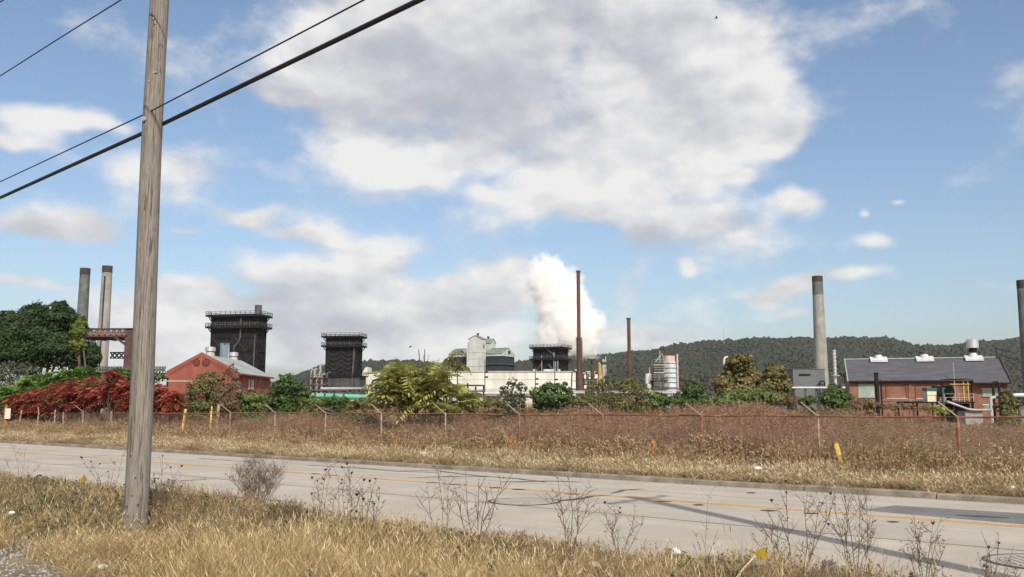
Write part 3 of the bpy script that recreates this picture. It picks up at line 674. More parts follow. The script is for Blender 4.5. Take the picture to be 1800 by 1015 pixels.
m_pale = pmat('pale_grey_cladding', [(0.3, (0.36, 0.38, 0.35)), (0.7, (0.52, 0.53, 0.49))], 0.3, 0.8, streak=((0.24, 0.22, 0.19), 0.7, 0.8))
m_navy = pmat('blue_black_cladding', two((0.028, 0.033, 0.042), 0.3), 0.4, 0.7)
m_groof = pmat('green_grey_roof', two((0.17, 0.215, 0.18), 0.25), 0.5, 0.7, rust=((0.36, 0.25, 0.20), 0.60, 0.70, 0.35))
m_red = pmat('red_painted_brick', [(0.3, (0.19, 0.062, 0.044)), (0.6, (0.255, 0.082, 0.058)), (0.8, (0.30, 0.115, 0.08))], 0.35, 0.85, streak=((0.17, 0.05, 0.035), 0.7, 1.2))
m_redtrim = pmat('dark_red_trim', two((0.22, 0.058, 0.042), 0.2), 1, 0.8)
m_mroof = pmat('pale_metal_roof', [(0.3, (0.24, 0.25, 0.255)), (0.7, (0.36, 0.365, 0.37))], 0.35, 0.6, stretch=(1, 0.3, 1))
m_slate = pmat('dark_slate_roof', [(0.3, (0.060, 0.060, 0.070)), (0.55, (0.085, 0.085, 0.095)), (0.8, (0.12, 0.12, 0.13))], 1.2, 0.75, stretch=(0.4, 0.4, 3))
m_alu = pmat('bright_sheet_metal', two((0.55, 0.56, 0.57), 0.15), 1.5, 0.45, 0.6)
m_whitep = pmat('white_sheet_metal', two((0.52, 0.52, 0.52), 0.15), 1, 0.6)
m_blueg = pmat('blue_grey_tank_paint', two((0.17, 0.23, 0.28), 0.12), 0.4, 0.6)
m_grp = pmat('green_pipe_paint', [(0.3, (0.09, 0.30, 0.21)), (0.7, (0.15, 0.42, 0.30))], 0.8, 0.5, rust=((0.10, 0.14, 0.10), 0.60, 0.72, 0.7))
m_gpipe = pmat('grey_pipe_lagging', [(0.3, (0.24, 0.235, 0.22)), (0.7, (0.44, 0.43, 0.41))], 0.8, 0.6)
m_rstk = pmat('rust_brown_stack', [(0.3, (0.055, 0.028, 0.024)), (0.6, (0.105, 0.052, 0.042)), (0.8, (0.16, 0.085, 0.07))], 0.5, 0.7, stretch=(1, 1, 0.25))
m_rustd = pmat('dark_rust_steel', [(0.3, (0.045, 0.026, 0.022)), (0.6, (0.090, 0.050, 0.042)), (0.8, (0.15, 0.09, 0.075))], 0.7, 0.8)
m_ltank = pmat('pale_blue_tank', [(0.3, (0.38, 0.45, 0.50)), (0.7, (0.56, 0.62, 0.66))], 0.7, 0.6, streak=((0.35, 0.24, 0.20), 0.6, 1.0))
m_pink = pmat('pinkish_rusted_white', two((0.50, 0.38, 0.34), 0.2), 1.2, 0.7)
m_glass = pmat('pale_green_glazing', [(0.35, (0.24, 0.31, 0.27)), (0.7, (0.36, 0.43, 0.37))], 0.8, 0.3)
m_oldw = pmat('faded_window_board', two((0.36, 0.38, 0.30), 0.15), 0.8, 0.7)
m_dkgreen = pmat('dark_green_steel', two((0.02, 0.11, 0.085)), 1, 0.5)
m_ycol = pmat('ochre_steel', two((0.42, 0.28, 0.10), 0.25), 1, 0.7)
m_creamp = pmat('cream_panel', two((0.60, 0.56, 0.42), 0.1), 1, 0.6)
m_shed = pmat('grey_shed_cladding', two((0.115, 0.125, 0.125), 0.12), 0.4, 0.8)
def brickmat():
    m = bpy.data.materials.new('orange_brick'); m.use_nodes = True; nt = m.node_tree; b = nt.nodes['Principled BSDF']
    pos = nd(nt, 'ShaderNodeTexCoord').outputs['Object']
    sp = nd(nt, 'ShaderNodeSeparateXYZ'); nt.links.new(pos, sp.inputs[0])
    cb = nd(nt, 'ShaderNodeCombineXYZ'); nt.links.new(mth(nt, 'ADD', sp.outputs[0], sp.outputs[1]), cb.inputs[0]); nt.links.new(sp.outputs[2], cb.inputs[1])
    bt = nd(nt, 'ShaderNodeTexBrick'); nt.links.new(cb.outputs[0], bt.inputs['Vector']); bt.inputs['Scale'].default_value = 1.0
    bt.inputs['Brick Width'].default_value = 0.23; bt.inputs['Row Height'].default_value = 0.075; bt.inputs['Mortar Size'].default_value = 0.008
    bt.inputs['Color1'].default_value = (0.31, 0.128, 0.078, 1); bt.inputs['Color2'].default_value = (0.235, 0.094, 0.060, 1); bt.inputs['Mortar'].default_value = (0.22, 0.15, 0.12, 1)
    stn = ramp(nt, noise(nt, vmth(nt, 'MULTIPLY', pos, (1, 1, 0.12)), 1.1, 5, 0.65).outputs['Fac'], [(0.5, 0.0), (0.72, 0.65)])
    c = mix(nt, 1.0, mix(nt, stn, bt.outputs[0], (0.10, 0.065, 0.055)), ramp(nt, noise(nt, pos, 0.6, 6, 0.6).outputs['Fac'], [(0.3, (0.62, 0.60, 0.58)), (0.7, (1.2, 1.2, 1.2))]), 'MULTIPLY')
    nt.links.new(c, b.inputs['Base Color']); b.inputs['Roughness'].default_value = 0.9
    return m
m_brick = brickmat()
def ground_pt(px, D): p = P(px, 716, D); return Vector((p.x, D, 0))
def frame(px, D, rot=0.0): return Matrix.Translation(ground_pt(px, D)) @ Matrix.Rotation(math.radians(rot), 4, 'Z')
def hz_(py, D): return P(900, py, D).z
def rail(mb, pts, h, n_post=None, w=0.08):
    """handrail along a line of points"""
    for a, b in zip(pts[:-1], pts[1:]):
        a = Vector(a); b = Vector(b); k = max(1, int((b-a).length / 1.5))
        for f in (1.0, 0.55): mb.bar(a + Vector((0, 0, h*f)), b + Vector((0, 0, h*f)), w*0.8)
        for i in range(k+1): q = a.lerp(b, i/k); mb.bar(q, q + Vector((0, 0, h)), w)

# ---- twin chimneys far left
def chimney(name, px, py, D, r0, r1, cap, label, m1=m_conc, m2=m_capd, group=None, collar=None):
    p = P(px, py, D); b = Vector((p.x, D, 0)); t = thing(name, label, 'chimney', b, group); H = p.z
    MB().rings([(b + Vector((0, 0, -0.5)), r0), (b + Vector((0, 0, H*0.33)), r0 + (r1-r0)*0.36), (b + Vector((0, 0, H*0.66)), r0 + (r1-r0)*0.7), (b + Vector((0, 0, H - cap)), r1)], 28).build('shaft', m1, t, smooth=True)
    MB().rings([(b + Vector((0, 0, H - cap + 0.01)), r1*1.03), (b + Vector((0, 0, H)), r1*1.03), (b + Vector((0, 0, H + 0.01)), r1*0.8), (b + Vector((0, 0, H - 1.5)), r1*0.78)], 28).build('cap_band', m2, t, smooth=True)
    if collar:
        MB().rings([(b + Vector((0, 0, H - collar)), r1*1.05), (b + Vector((0, 0, H - cap - 0.02)), r1*1.025)], 28).build('weathered_band', m_dconc if m1 is m_conc else m1, t, smooth=True)
    return t
gA = 'pair of chimneys behind the rusty gantry'
chimney('chimney', 150, 472, 330, 2.25, 1.75, 2.5, 'left and darker of the twin chimneys above the big green tree', m_dconc, m_capd, gA)
c2 = chimney('chimney', 189, 468, 330, 2.25, 1.75, 2.5, 'right and paler of the twin chimneys, with a dark vertical streak', m_conc, m_capd, gA)
b = BASE[c2]; H = P(189, 468, 330).z
MB().box(b.x + 0.1, b.x + 0.35, b.y - 2.6, b.y - 1.7, 8, H - 4).build('ladder', m_capd, c2)

# ---- rust-brown gantry at left
m_rlat = pmat('pale_rust_steel', two((0.19, 0.125, 0.105), 0.25), 0.8, 0.8)
D = 180; t = thing('gantry', 'rust-brown lattice gantry beside the wooden pole, behind the green tree', 'gantry', ground_pt(190, D))
z = lambda py: hz_(py, D)
X = lambda px: P(px, 640, D).x
for y0 in (D, D + 9):
    mb = MB(); mb.box(X(120), X(231), y0, y0+0.7, z(580), z(577)); mb.box(X(120), X(221), y0, y0+0.7, z(592.5), z(590)); mb.build('girder_flange', m_rustd, t)
    mb = MB(); n = 9; xs = np.linspace(X(125), X(216), n+1)
    for k in range(n):
        mb.bar((xs[k], y0+0.3, z(591)), (xs[k+1], y0+0.3, z(579.5)), 0.28); mb.bar((xs[k], y0+0.35, z(579.5)), (xs[k+1], y0+0.35, z(591)), 0.28)
        mb.bar((xs[k], y0+0.3, z(591)), (xs[k], y0+0.3, z(579.5)), 0.22)
    mb.build('girder_lattice', m_rlat, t)
    MB().box(X(217), X(231), y0, y0+1.6, 0, z(577.5)).build('leg', m_rustd, t)
    mb = MB()
    mb.bar((X(198), y0+0.2, z(592)), (X(218), y0+0.2, z(606)), 0.4); mb.build('knee_brace', m_rustd, t)
mb = MB()
for k in range(5): mb.box(X(125) + k*2.2, X(125) + k*2.2 + 0.5, D+0.8, D+9, z(594), z(591))
mb.build('cross_beam', m_rustd, t)
mb = MB(); mb.box(X(120), X(217), D+0.9, D+9, z(589), z(588)); mb.build('deck', m_rustd, t)
mb = MB(); mb.box(X(160), X(217), D+8.2, D+8.6, z(616.5), z(614.5)); mb.box(X(160), X(217), D+8.2, D+8.6, z(627), z(625.5))
xs = np.linspace(X(160), X(217), 8)
for k in range(7): mb.bar((xs[k], D+8.4, z(626)), (xs[k+1], D+8.4, z(616)), 0.25); mb.bar((xs[k], D+8.45, z(616)), (xs[k+1], D+8.45, z(626)), 0.25)
mb.build('lower_lattice', m_sootl, t)
MB().box(X(208), X(213), D+8.2, D+8.8, 0, z(626)).build('inner_leg', m_rustd, t)
t = thing('trestle', 'low dark trestle with criss-cross railing behind the sumac at left', 'trestle', ground_pt(200, 150)); D = 150
mb = MB(); mb.box(X(160), X(292), D, D+2.5, hz_(658, D), hz_(655.5, D)); mb.build('deck', m_soot, t)
xs = np.linspace(X(160), X(292), 26); mb = MB()
for k in range(25):
    mb.bar((xs[k], D, hz_(655, D)), (xs[k+1], D, hz_(646, D)), 0.12); mb.bar((xs[k], D, hz_(646, D)), (xs[k+1], D, hz_(655, D)), 0.12); mb.bar((xs[k], D, hz_(655, D)), (xs[k], D, hz_(646, D)), 0.14)
mb.bar((xs[0], D, hz_(645.5, D)), (xs[-1], D, hz_(645.5, D)), 0.18); mb.build('railing', m_sootl, t)
for k in range(0, 26, 5): MB().box(xs[k], xs[k]+0.4, D+0.5, D+1, 0, hz_(658, D)).build('leg', m_soot, t)

# ---- red gabled building at left
D = 150; g0 = ground_pt(355, D); t = thing('gabled_building', 'red painted brick building with a grey gabled roof and two round vents', 'building', g0)
xl, xr, xm = P(297, 653, D).x, P(413.5, 653, D).x, P(354.5, 622, D).x; ze, za, Lb = hz_(655, D), hz_(624, D), 22.0
MB().prism([(xl, 0), (xr, 0), (xr, ze), (xm, za), (xl, ze)], 1, D, D + Lb).build('wall', m_red, t)
for sgn, xe in ((-1, xl), (1, xr)):
    dx = xe - xm; dz = ze - za; k = 0.5/abs(dx)
    ex, ez = xe + dx*k, ze + dz*k
    mb = MB(); th = 0.16
    mb.prism([(xm, za + 0.02), (ex, ez + 0.02), (ex, ez + 0.02 + th), (xm, za + 0.02 + th)], 1, D + 0.45, D + Lb + 0.3); mb.build('roof', m_mroof, t)
    mb = MB(); mb.prism([(xm, za - 0.15), (xe + 0.35*sgn, ze + dz*0.35/abs(dx) - 0.15), (xe + 0.35*sgn, ze + dz*0.35/abs(dx) + 0.42), (xm, za + 0.42)], 1, D - 0.12, D + 0.42); mb.build('gable_coping', m_red, t)
    mb = MB(); mb.prism([(xm + 0.55*sgn, za - 0.85), (xe, ze - 0.45), (xe, ze - 0.15), (xm + 0.55*sgn, za - 0.55)], 1, D - 0.07, D + 0.01); mb.build('moulding', m_redtrim, t)
    mb = MB(); mb.box(min(xe, xe + 0.5*sgn), max(xe, xe + 0.5*sgn), D - 0.14, D + 0.75, ze - 0.9, ze + 0.05); mb.build('kneeler', m_red, t)
MB().box(xm - 0.18, xm + 0.18, D - 0.10, D + 0.01, 0, za - 0.2).build('pilaster', m_red, t)
m_dred = pmat('sooty_dark_red', two((0.075, 0.024, 0.02), 0.2), 1, 0.85)
for px in (345.5, 362.5):
    c = P(px, 637.5, D); v = MB().cyl((c.x, D - 0.10, c.z), (c.x, D - 0.001, c.z), 0.62, n=20).build('round_vent', m_dred, t)
    mb = MB()
    for k in range(-2, 3): mb.box(c.x - 0.40, c.x + 0.40, D - 0.16, D - 0.101, c.z + k*0.17 - 0.05, c.z + k*0.17 + 0.05)
    mb.build('louvre', m_redtrim, v)
for px0, px1, y0, y1 in ((418.5, 427.5, 689, 672), (439, 448, 685, 668)):
    Y0, Y1 = 1600*xr/(px0-900)*1.0, 1600*xr/(px1-900); Y0, Y1 = min(Y0, Y1), max(Y0, Y1); Yc = (Y0+Y1)/2
    w = MB().box(xr + 0.002, xr + 0.06, Y0, Y1, hz_(y0, Yc), hz_(y1, Yc)).build('window', m_oldw, t)
    mb = MB(); mb.box(xr, xr + 0.16, Y0 - 0.25, Y1 + 0.25, hz_(y1, Yc) + 0.01, hz_(y1, Yc) + 0.25); mb.build('lintel', m_redtrim, w)
    mb = MB(); mb.box(xr, xr + 0.2, Y0 - 0.2, Y1 + 0.2, hz_(y0, Yc) - 0.16, hz_(y0, Yc) - 0.01); mb.build('sill', m_redtrim, w)
for k in range(4): MB().box(xr, xr + 0.10, D + 3.4 + k*5.2, D + 3.9 + k*5.2, 0, ze - 0.4).build('pier', m_red, t)
MB().box(xr + 0.3, xr + 0.75, D + 0.8, D + Lb, ze - 0.35, ze - 0.12).build('gutter', m_redtrim, t)
for px, py in ((370, 610), (411, 619.5)):
    Y = 1600*xm/(px - 900); zz = hz_(py, Y); v = MB().rings([((xm, Y, za - 0.5), 0.95), ((xm, Y, za + 0.35), 0.75), ((xm, Y, zz - 0.75), 0.62)], 16).build('roof_ventilator', m_gpipe, t, smooth=True)
    MB().rings([((xm, Y, zz - 0.74), 0.85), ((xm, Y, zz - 0.08), 0.85), ((xm, Y, zz), 0.5)], 16).build('cowl', m_alu, v, smooth=True)
MB().bar((xl, D - 3, hz_(671, D)), (xl + 5, D - 3, hz_(671, D)), 0.2).build('front_pipe', m_gpipe, t)

# ---- black coal towers
m_brc = pmat('dull_black_bracing', two((0.032, 0.030, 0.029)), 0.5, 0.8)
def tower(name, px, D, rot, w, d, zs, zb, label, decks, base=None, bands=6, brace=True, rl=1.1, mbody=m_soot, over=1.5, fins=0):
    M = frame(px, D, rot); t = thing(name, label, 'tower', M.translation)
    mb = MB(M); mb.box(-w, 0, 0, d, zb, zs); mb.build('body', mbody, t)
    for i, zd in enumerate(decks):
        mb = MB(M); mb.box(-w-over, over, -over, d+over, zd-0.35, zd)
        dk = mb.build('deck', m_soot, t)
        mb = MB(M); e = over*0.5; zl = zd - 0.9; z2 = zd - 0.36
        mb.add([(-w-0.25, -0.25, zl), (0.25, -0.25, zl), (0.25, d+0.25, zl), (-w-0.25, d+0.25, zl), (-w-e, -e, z2), (e, -e, z2), (e, d+e, z2), (-w-e, d+e, z2)], [(0, 1, 5, 4), (1, 2, 6, 5), (2, 3, 7, 6), (3, 0, 4, 7), (0, 3, 2, 1), (4, 5, 6, 7)]); mb.build('flared_soffit', m_soot, dk)
        mb = MB(M); mb.box(-w-over-0.05, over+0.05, -over-0.10, -over-0.004, zd-0.45, zd+0.18); mb.box(over+0.004, over+0.10, -over-0.1, d+over, zd-0.45, zd+0.18); mb.build('fascia', m_soot, dk)
        mb = MB(M); rail(mb, [(-w-over, d+over, zd), (-w-over, -over, zd), (over, -over, zd), (over, d+over, zd), (-w-over, d+over, zd)], rl, w=0.13); mb.build('railing', m_sootl, dk)
        for (x, y) in ((-w, 0), (0, 0), (0, d), (-w, d)):
            sx = -1 if x < -w/2 else 1; sy = -1 if y < d/2 else 1
            mb = MB(M); mb.bar((x, y, zd - 2.2), (x + sx*over*0.95, y, zd - 0.35), 0.22); mb.bar((x, y, zd-2.2), (x, y + sy*over*0.95, zd-0.35), 0.22); mb.build('bracket', m_soot, dk)
    zt = min(decks) - 1 if decks else zs
    for k in range(bands):
        zz = zb + (zt - zb)*(k + 0.5)/bands; mb = MB(M); mb.box(-w-0.22, 0.22, -0.22, d+0.22, zz - 0.18, zz + 0.18); mb.build('band', m_soot, t)
    for (x, y) in ((-w, 0), (0, 0), (0, d), (-w, d)):
        mb = MB(M); sx = -1 if x < -w/2 else 1; sy = -1 if y < d/2 else 1
        mb.bar((x + sx*0.18, y + sy*0.18, 0), (x + sx*0.18, y + sy*0.18, zs - 0.4), 0.42); mb.build('column', m_soot, t)
    if brace:
        for k in range(bands - 1):
            z0, z1 = zb + (zt-zb)*(k+0.5)/bands, zb + (zt-zb)*(k+1.5)/bands; mb = MB(M)
            for q in range(2):
                xa, xb = -w + w*q/2, -w + w*(q+1)/2; xm_ = (xa+xb)/2
                mb.bar((xa, -0.12, z1), (xm_, -0.12, z0), 0.22); mb.bar((xb, -0.12, z1), (xm_, -0.12, z0), 0.22)
            mb.bar((0.12, 0, z1), (0.12, d, z0), 0.22); mb.build('bracing', m_brc, t)
    if fins:
        for k in range(fins):
            x = -w + w*(k + 0.7)/fins*0.85; mb = MB(M); mb.box(x, x + 0.16, -0.5, -0.01, zt + 1.3, zt + 2.9); mb.build('fin', m_brc, t)
    return t, M
t1, M1 = tower('coal_tower', 447, 260, -10, 13.7, 5.0, 28.2, 0, 'large black coal tower with two railed decks behind the red gabled building', [25.0, 28.3], fins=14)
mb = MB(M1); mb.cyl((-0.9, 2.2, 28), (-0.9, 2.2, 31.4), 1.0, n=18); mb.build('vent_stack', m_sootl, t1, smooth=True)
mb = MB(M1); mb.tube([(-4.8, -0.6, 27.8), (-4.8, -0.6, 22), (-5.2, -0.7, 20.6), (-6.3, -1, 19.2), (-6.4, -1, 15), (-6.4, -1, 6)], 0.24, 8); mb.build('downpipe', m_sootl, t1, smooth=True)
mb = MB(M1); mb.tube([(-0.35, -0.5, 22.5), (-0.6, -0.5, 6)], 0.18, 8); mb.build('corner_pipe', m_sootl, t1)
mb = MB(M1); mb.box(-8, 2.2, -2, 6, 9.0, 9.5); mb.build('lower_platform', m_soot, t1)
m_base = pmat('sooty_concrete_base', [(0.3, (0.05, 0.053, 0.055)), (0.6, (0.075, 0.078, 0.08)), (0.8, (0.11, 0.11, 0.11))], 0.5, 0.9, streak=((0.018, 0.018, 0.018), 0.95, 1.0))
t2, M2 = tower('coal_tower', 624, 300, -10, 10.1, 4.6, 25.2, 12, 'smaller black coal tower on a grey concrete base in the middle distance', [22.2, 25.3], fins=10)
mb = MB(M2); mb.box(-10.9, 1.4, -0.8, 6.2, 0, 12.0); mb.build('base', m_base, t2)
mb = MB(M2); mb.box(-11.6, 2.0, -1.4, 6.8, 12.0, 12.35); rail(mb, [(-11.6, -1.4, 12.3), (2.0, -1.4, 12.3), (2.0, 6.8, 12.3)], 1.1, w=0.12); mb.build('base_deck', m_soot, t2)
for k in range(4): mb = MB(M2); mb.box(-10 + k*2.4, -9.2 + k*2.4, -0.95, -0.81, 3.5 + (k % 2), 12); mb.build('soot_stain_panel', m_soot, t2) if False else None
mb = MB(M2); mb.tube([(-0.5, -0.45, 22), (-0.8, -0.9, 12), (-0.9, -1.2, 2)], 0.3, 8); mb.build('downpipe', m_sootl, t2, smooth=True)
for x, zt in ((-12.5, 16), (-14.4, 14.5), (-13.4, 12)):
    mb = MB(M2); mb.tube([(x, 0.5, 0), (x, 0.5, zt - 0.6), (x + 0.2, 0.5, zt - 0.15), (x + 0.8, 0.5, zt)], 0.45, 10); mb.build('side_pipe', m_gpipe, t2, smooth=True)
mb = MB(M2)
for zz in (7.5, 10.5): mb.box(-16.5, -11.7, -0.6, 3, zz, zz + 0.25); rail(mb, [(-16.5, -0.6, zz+.2), (-11.8, -0.6, zz+.2)], 1.1, w=0.14)
for x in (-16.3, -14, -12): mb.bar((x, -0.5, 0), (x, -0.5, 11), 0.25)
mb.build('side_platform', m_rustd, t2)
t3, M3 = tower('quench_tower', 984, 350, -25, 10.5, 7.7, 25.2, 0, 'black steel tower in the centre under the billowing white steam', [20.6, 25.0], bands=8, brace=True, rl=1.1)
mb = MB(M3); mb.bar((-4.5, -0.5, 18.5), (-0.6, -0.5, 14.5), 0.5); mb.bar((-5, -0.5, 24.5), (-1.5, -0.5, 21.5), 0.5); mb.bar((-10, -0.5, 15), (-7.5, -0.5, 18.5), 0.4); mb.build('stair', m_sootl, t3)
for k in range(4): mb = MB(M3); x = (-7, -1.9, -1.2, -0.3)[k]; mb.cyl((x, -1.0, 10), (x, -1.0, (22, 23, 19.5, 20)[k]), 0.16, n=8); mb.build('pipe', m_gpipe, t3)

# ---- blue-grey tank between red building and tower
p = P(391, 604, 190); b = ground_pt(391, 190); tk = thing('tank', 'blue-grey cylindrical tank with a notched top behind the red building roof', 'tank', b)
MB().cyl(b, (b.x, b.y, p.z - 0.4), 0.98, n=24).build('shell', m_blueg, tk, smooth=True)
for k in range(8):
    a = k*math.pi/4; MB().box(b.x + 0.85*math.cos(a) - 0.1, b.x + 0.85*math.cos(a) + 0.1, b.y + 0.85*math.sin(a) - 0.1, b.y + 0.85*math.sin(a) + 0.1, p.z - 0.39, p.z + 0.05).build('lug', m_blueg, tk)
q = P(402, 608, 189.5); MB().tube([(b.x + 0.9, 189.6, q.z), (q.x - 0.25, 189.6, q.z), (q.x, 189.6, q.z - 0.3), (q.x, 189.6, 5)], 0.14, 8).build('side_pipe', m_gpipe, tk)

# ---- white sheds, bins and bin tower in the centre
D = 305; b = ground_pt(860, D); t = thing('long_shed', 'long low cream building below the black tower and the bins', 'building', b)
zt = hz_(654, D)
MB().box(P(664, 654, D).x, P(1046, 654, D).x, D, D + 20, 0, zt).build('wall', m_cream, t)
MB().box(P(662, 654, D).x, P(1048, 654, D).x, D - 0.35, D + 20.3, zt + 0.004, zt + 0.25).build('eave', m_pale, t)
MB().box(P(664, 654, D).x, P(1046, 654, D).x, D - 0.08, D - 0.002, zt - 2.6, zt - 2.45).build('seam', m_pale, t)
MB().box(P(700, 654, D).x, P(1046, 654, D).x, D - 3.0, D - 0.1, 0, hz_(684, D)).build('shade_band', m_pale, t)  # grey block put where only shade darkens the foot of the wall
mb = MB(); x0 = P(1046.5, 656, D).x; mb.box(x0, P(1062, 656, D).x, D + 1, D + 14, 0, hz_(657, D)); mb.build('end_bay', m_cream, t)
for px, w_ in ((937, 6), (956, 20), (981, 5), (1012, 8)):
    x0 = P(px, 650, D).x; MB().box(x0, x0 + w_*0.19, D + 3, D + 4.5, zt + 0.2, zt + 1.0).build('roof_unit', m_pale, t)
t = thing('stepped_shed', 'pale building with a raised curved gable end right of the smaller coal tower', 'building', ground_pt(655, 318)); D = 318
MB().prism([(P(637, 700, D).x, 0), (P(700, 700, D).x, 0), (P(700, 656, D).x, hz_(656, D)), (P(646, 656, D).x, hz_(656, D)), (P(646, 643, D).x, hz_(645, D)), (P(642, 645, D).x, hz_(646.5, D)), (P(637, 655, D).x, hz_(655, D))], 1, D, D + 10).build('wall', m_cream, t)
MB().box(P(645.5, 657, D).x, P(702, 657, D).x, D - 0.4, D + 10, hz_(656, D) + 0.01, hz_(656, D) + 0.4).build('eave', m_pale, t)
def bin_house(px, D, rot, w, d, label, gable_side=True):
    M = frame(px, D, rot); t = thing('bin_house', label, 'building', M.translation)
    ze, zr, zb_ = 21.4, 23.1, 14.6
    mb = MB(M); mb.box(-w, 0, 0, d, zb_, ze - 0.9); mb.build('dark_wall', m_navy, t)
    mb = MB(M); mb.box(-w + 0.3, -0.3, 0.3, d - 0.3, 0, zb_ - 0.05); mb.build('base', m_soot, t)
    mb = MB(M); mb.prism([(-0.2, ze - 0.9), (d + 0.2, ze - 0.9), (d + 0.2, ze), (d*0.62, zr - 0.1), (d*0.38, zr - 0.1), (-0.2, ze)], 0, -w - 0.1, 0.25); mb.build('gable_wall', m_pale, t)
    for ya, yb in ((-0.45, d*0.40), (d*0.60, d + 0.45)):
        za_, zb2 = (ze - 0.1, zr) if ya < 0 else (zr, ze - 0.1)
        mb = MB(M); mb.prism([(ya, za_ + 0.06), (yb, zb2 + 0.06), (yb, zb2 + 0.22), (ya, za_ + 0.22)], 0, -w - 0.25, 0.1); mb.build('roof', m_groof, t)
    mb = MB(M); mb.prism([(d*0.36, zr - 0.3), (d*0.64, zr - 0.3), (d*0.64, zr + 0.45), (d*0.5, zr + 0.75), (d*0.36, zr + 0.45)], 0, -w + 0.6, -0.3); mb.build('ridge_monitor', m_groof, t)
    for zz in (17.6, 15.0): mb = MB(M); mb.box(-w - 0.5, 0.5, -0.5, d + 0.5, zz - 0.14, zz + 0.14); mb.build('walkway', m_sootl, t)
    mb = MB(M); mb.box(0.26, 0.4, d*0.42, d*0.58, ze, zr - 0.4); mb.build('louvre', m_navy, t)
    return t
bin_house(883, 330, -25, 8.8, 10.3, 'right dark bin house with a green roof beside the white bin tower')
bin_house(829, 334, -25, 9.5, 8, 'left dark bin house with a green roof, partly behind the yellow-green shrub')
for (px, D, w, d, ze, zr, gab, lab) in ((846, 326, 5.2, 3.4, 26.4, 27.6, 1, 'white bin tower with a small gable, taller and nearer of the pair'), (862.5, 336, 4.6, 4.0, 25.6, 27.2, 0, 'white bin tower with a window, behind and right of the nearer one')):
    M = frame(px, D, -25); t = thing('bin_tower', lab, 'tower', M.translation)
    mb = MB(M)
    if gab: mb.prism([(-w, 0), (0, 0), (0, ze), (-w*0.5, zr), (-w, ze)], 1, 0, d)
    else: mb.prism([(0, 0), (d, 0), (d, ze), (d*0.5, zr), (0, ze)], 0, -w, 0)
    mb.build('wall', m_pale, t)
    for sgn in (0, 1):
        mb = MB(M)
        if gab:
            xa = -w - 0.25 if sgn else 0.25; mb.prism([(xa, ze - 0.08), (-w*0.5, zr + 0.03), (-w*0.5, zr + 0.22), (xa, ze + 0.12)], 1, -0.2, d + 0.2)
        else:
            ya = d + 0.25 if sgn else -0.25; mb.prism([(ya, ze - 0.08), (d*0.5, zr + 0.03), (d*0.5, zr + 0.22), (ya, ze + 0.12)], 0, -w - 0.2, 0.2)
        mb.build('roof', m_groof, t)
    mb = MB(M); mb.rings([((-w*0.45, d*0.5, zr), 0.25), ((-w*0.45, d*0.5, zr + 0.5), 0.25), ((-w*0.45, d*0.5, zr + 0.55), 0.55), ((-w*0.45, d*0.5, zr + 1.0), 0.5)], 10); mb.build('roof_vent', m_navy, t)
    mb = MB(M); mb.box(0.002, 0.08, d*0.4, d*0.62, ze - 3.4, ze - 2.0); mb.build('window', m_navy, t)
    if gab:
        for zz in (16.5, 19.2, 21.5): mb = MB(M); mb.box(-w - 0.05, 0.05, -0.05, d, zz, zz + 0.12); mb.build('seam', m_conc, t)
        mb = MB(M); mb.box(-w - 0.9, -w - 0.01, 0.2, 1.6, 0, 25.2); mb.build('side_duct', m_pale, t)

# ---- rust-brown stacks in the middle
def stack(px, py, D, r, r2, zj, label):
    p = P(px, py, D); b = Vector((p.x, D, 0)); t = thing('steel_stack', label, 'chimney', b, 'rust-brown steel stacks')
    MB().rings([(b, r2), (b + Vector((0, 0, zj)), r2), (b + Vector((0, 0, zj + 0.02)), r*1.02), (b + Vector((0, 0, p.z)), r)], 20).build('shaft', m_rstk, t, smooth=True)
    MB().cyl(b + Vector((0, 0, p.z - 0.25)), b + Vector((0, 0, p.z + 0.1)), r*1.28, n=20).build('rim', m_rustd, t, smooth=True)
    MB().cyl(b + Vector((0, 0, zj - 0.2)), b + Vector((0, 0, zj + 0.15)), r2*1.12, n=20).build('flange', m_rustd, t, smooth=True)
    zz = hz_(653, D)
    MB().cyl(b, b + Vector((0, 0, zz)), r2*1.35, n=20).build('base_sleeve', m_rustd, t, smooth=True)
    for sgn in (-1, 1):
        mb = MB(); x = b.x + sgn*(r2 + 1.0)
        mb.tube([(x + sgn*0.35, D, 0), (x + sgn*0.2, D, zz*0.6), (x, D, zz - 0.3), (x - sgn*0.4, D, zz), (b.x + sgn*r2, D, zz)], 0.13, 6)
        for k in range(4): mb.bar((b.x + sgn*r2, D, 2 + k*1.9), (x + sgn*0.25, D, 2 + k*1.9), 0.12)
        mb.build('side_frame', m_rustd, t)
    MB().box(b.x + r2 + 0.02, b.x + r2 + 0.16, D - 0.2, D + 0.1, zz, zj - 0.4).build('ladder', m_sootl, t)
stack(1016.5, 477, 200, 0.40, 0.58, hz_(595, 200), 'tallest rust-brown steel stack rising in front of the white steam')
stack(1105, 560, 230, 0.44, 0.50, hz_(618, 230), 'shorter rust-brown steel stack standing before the wooded hill')

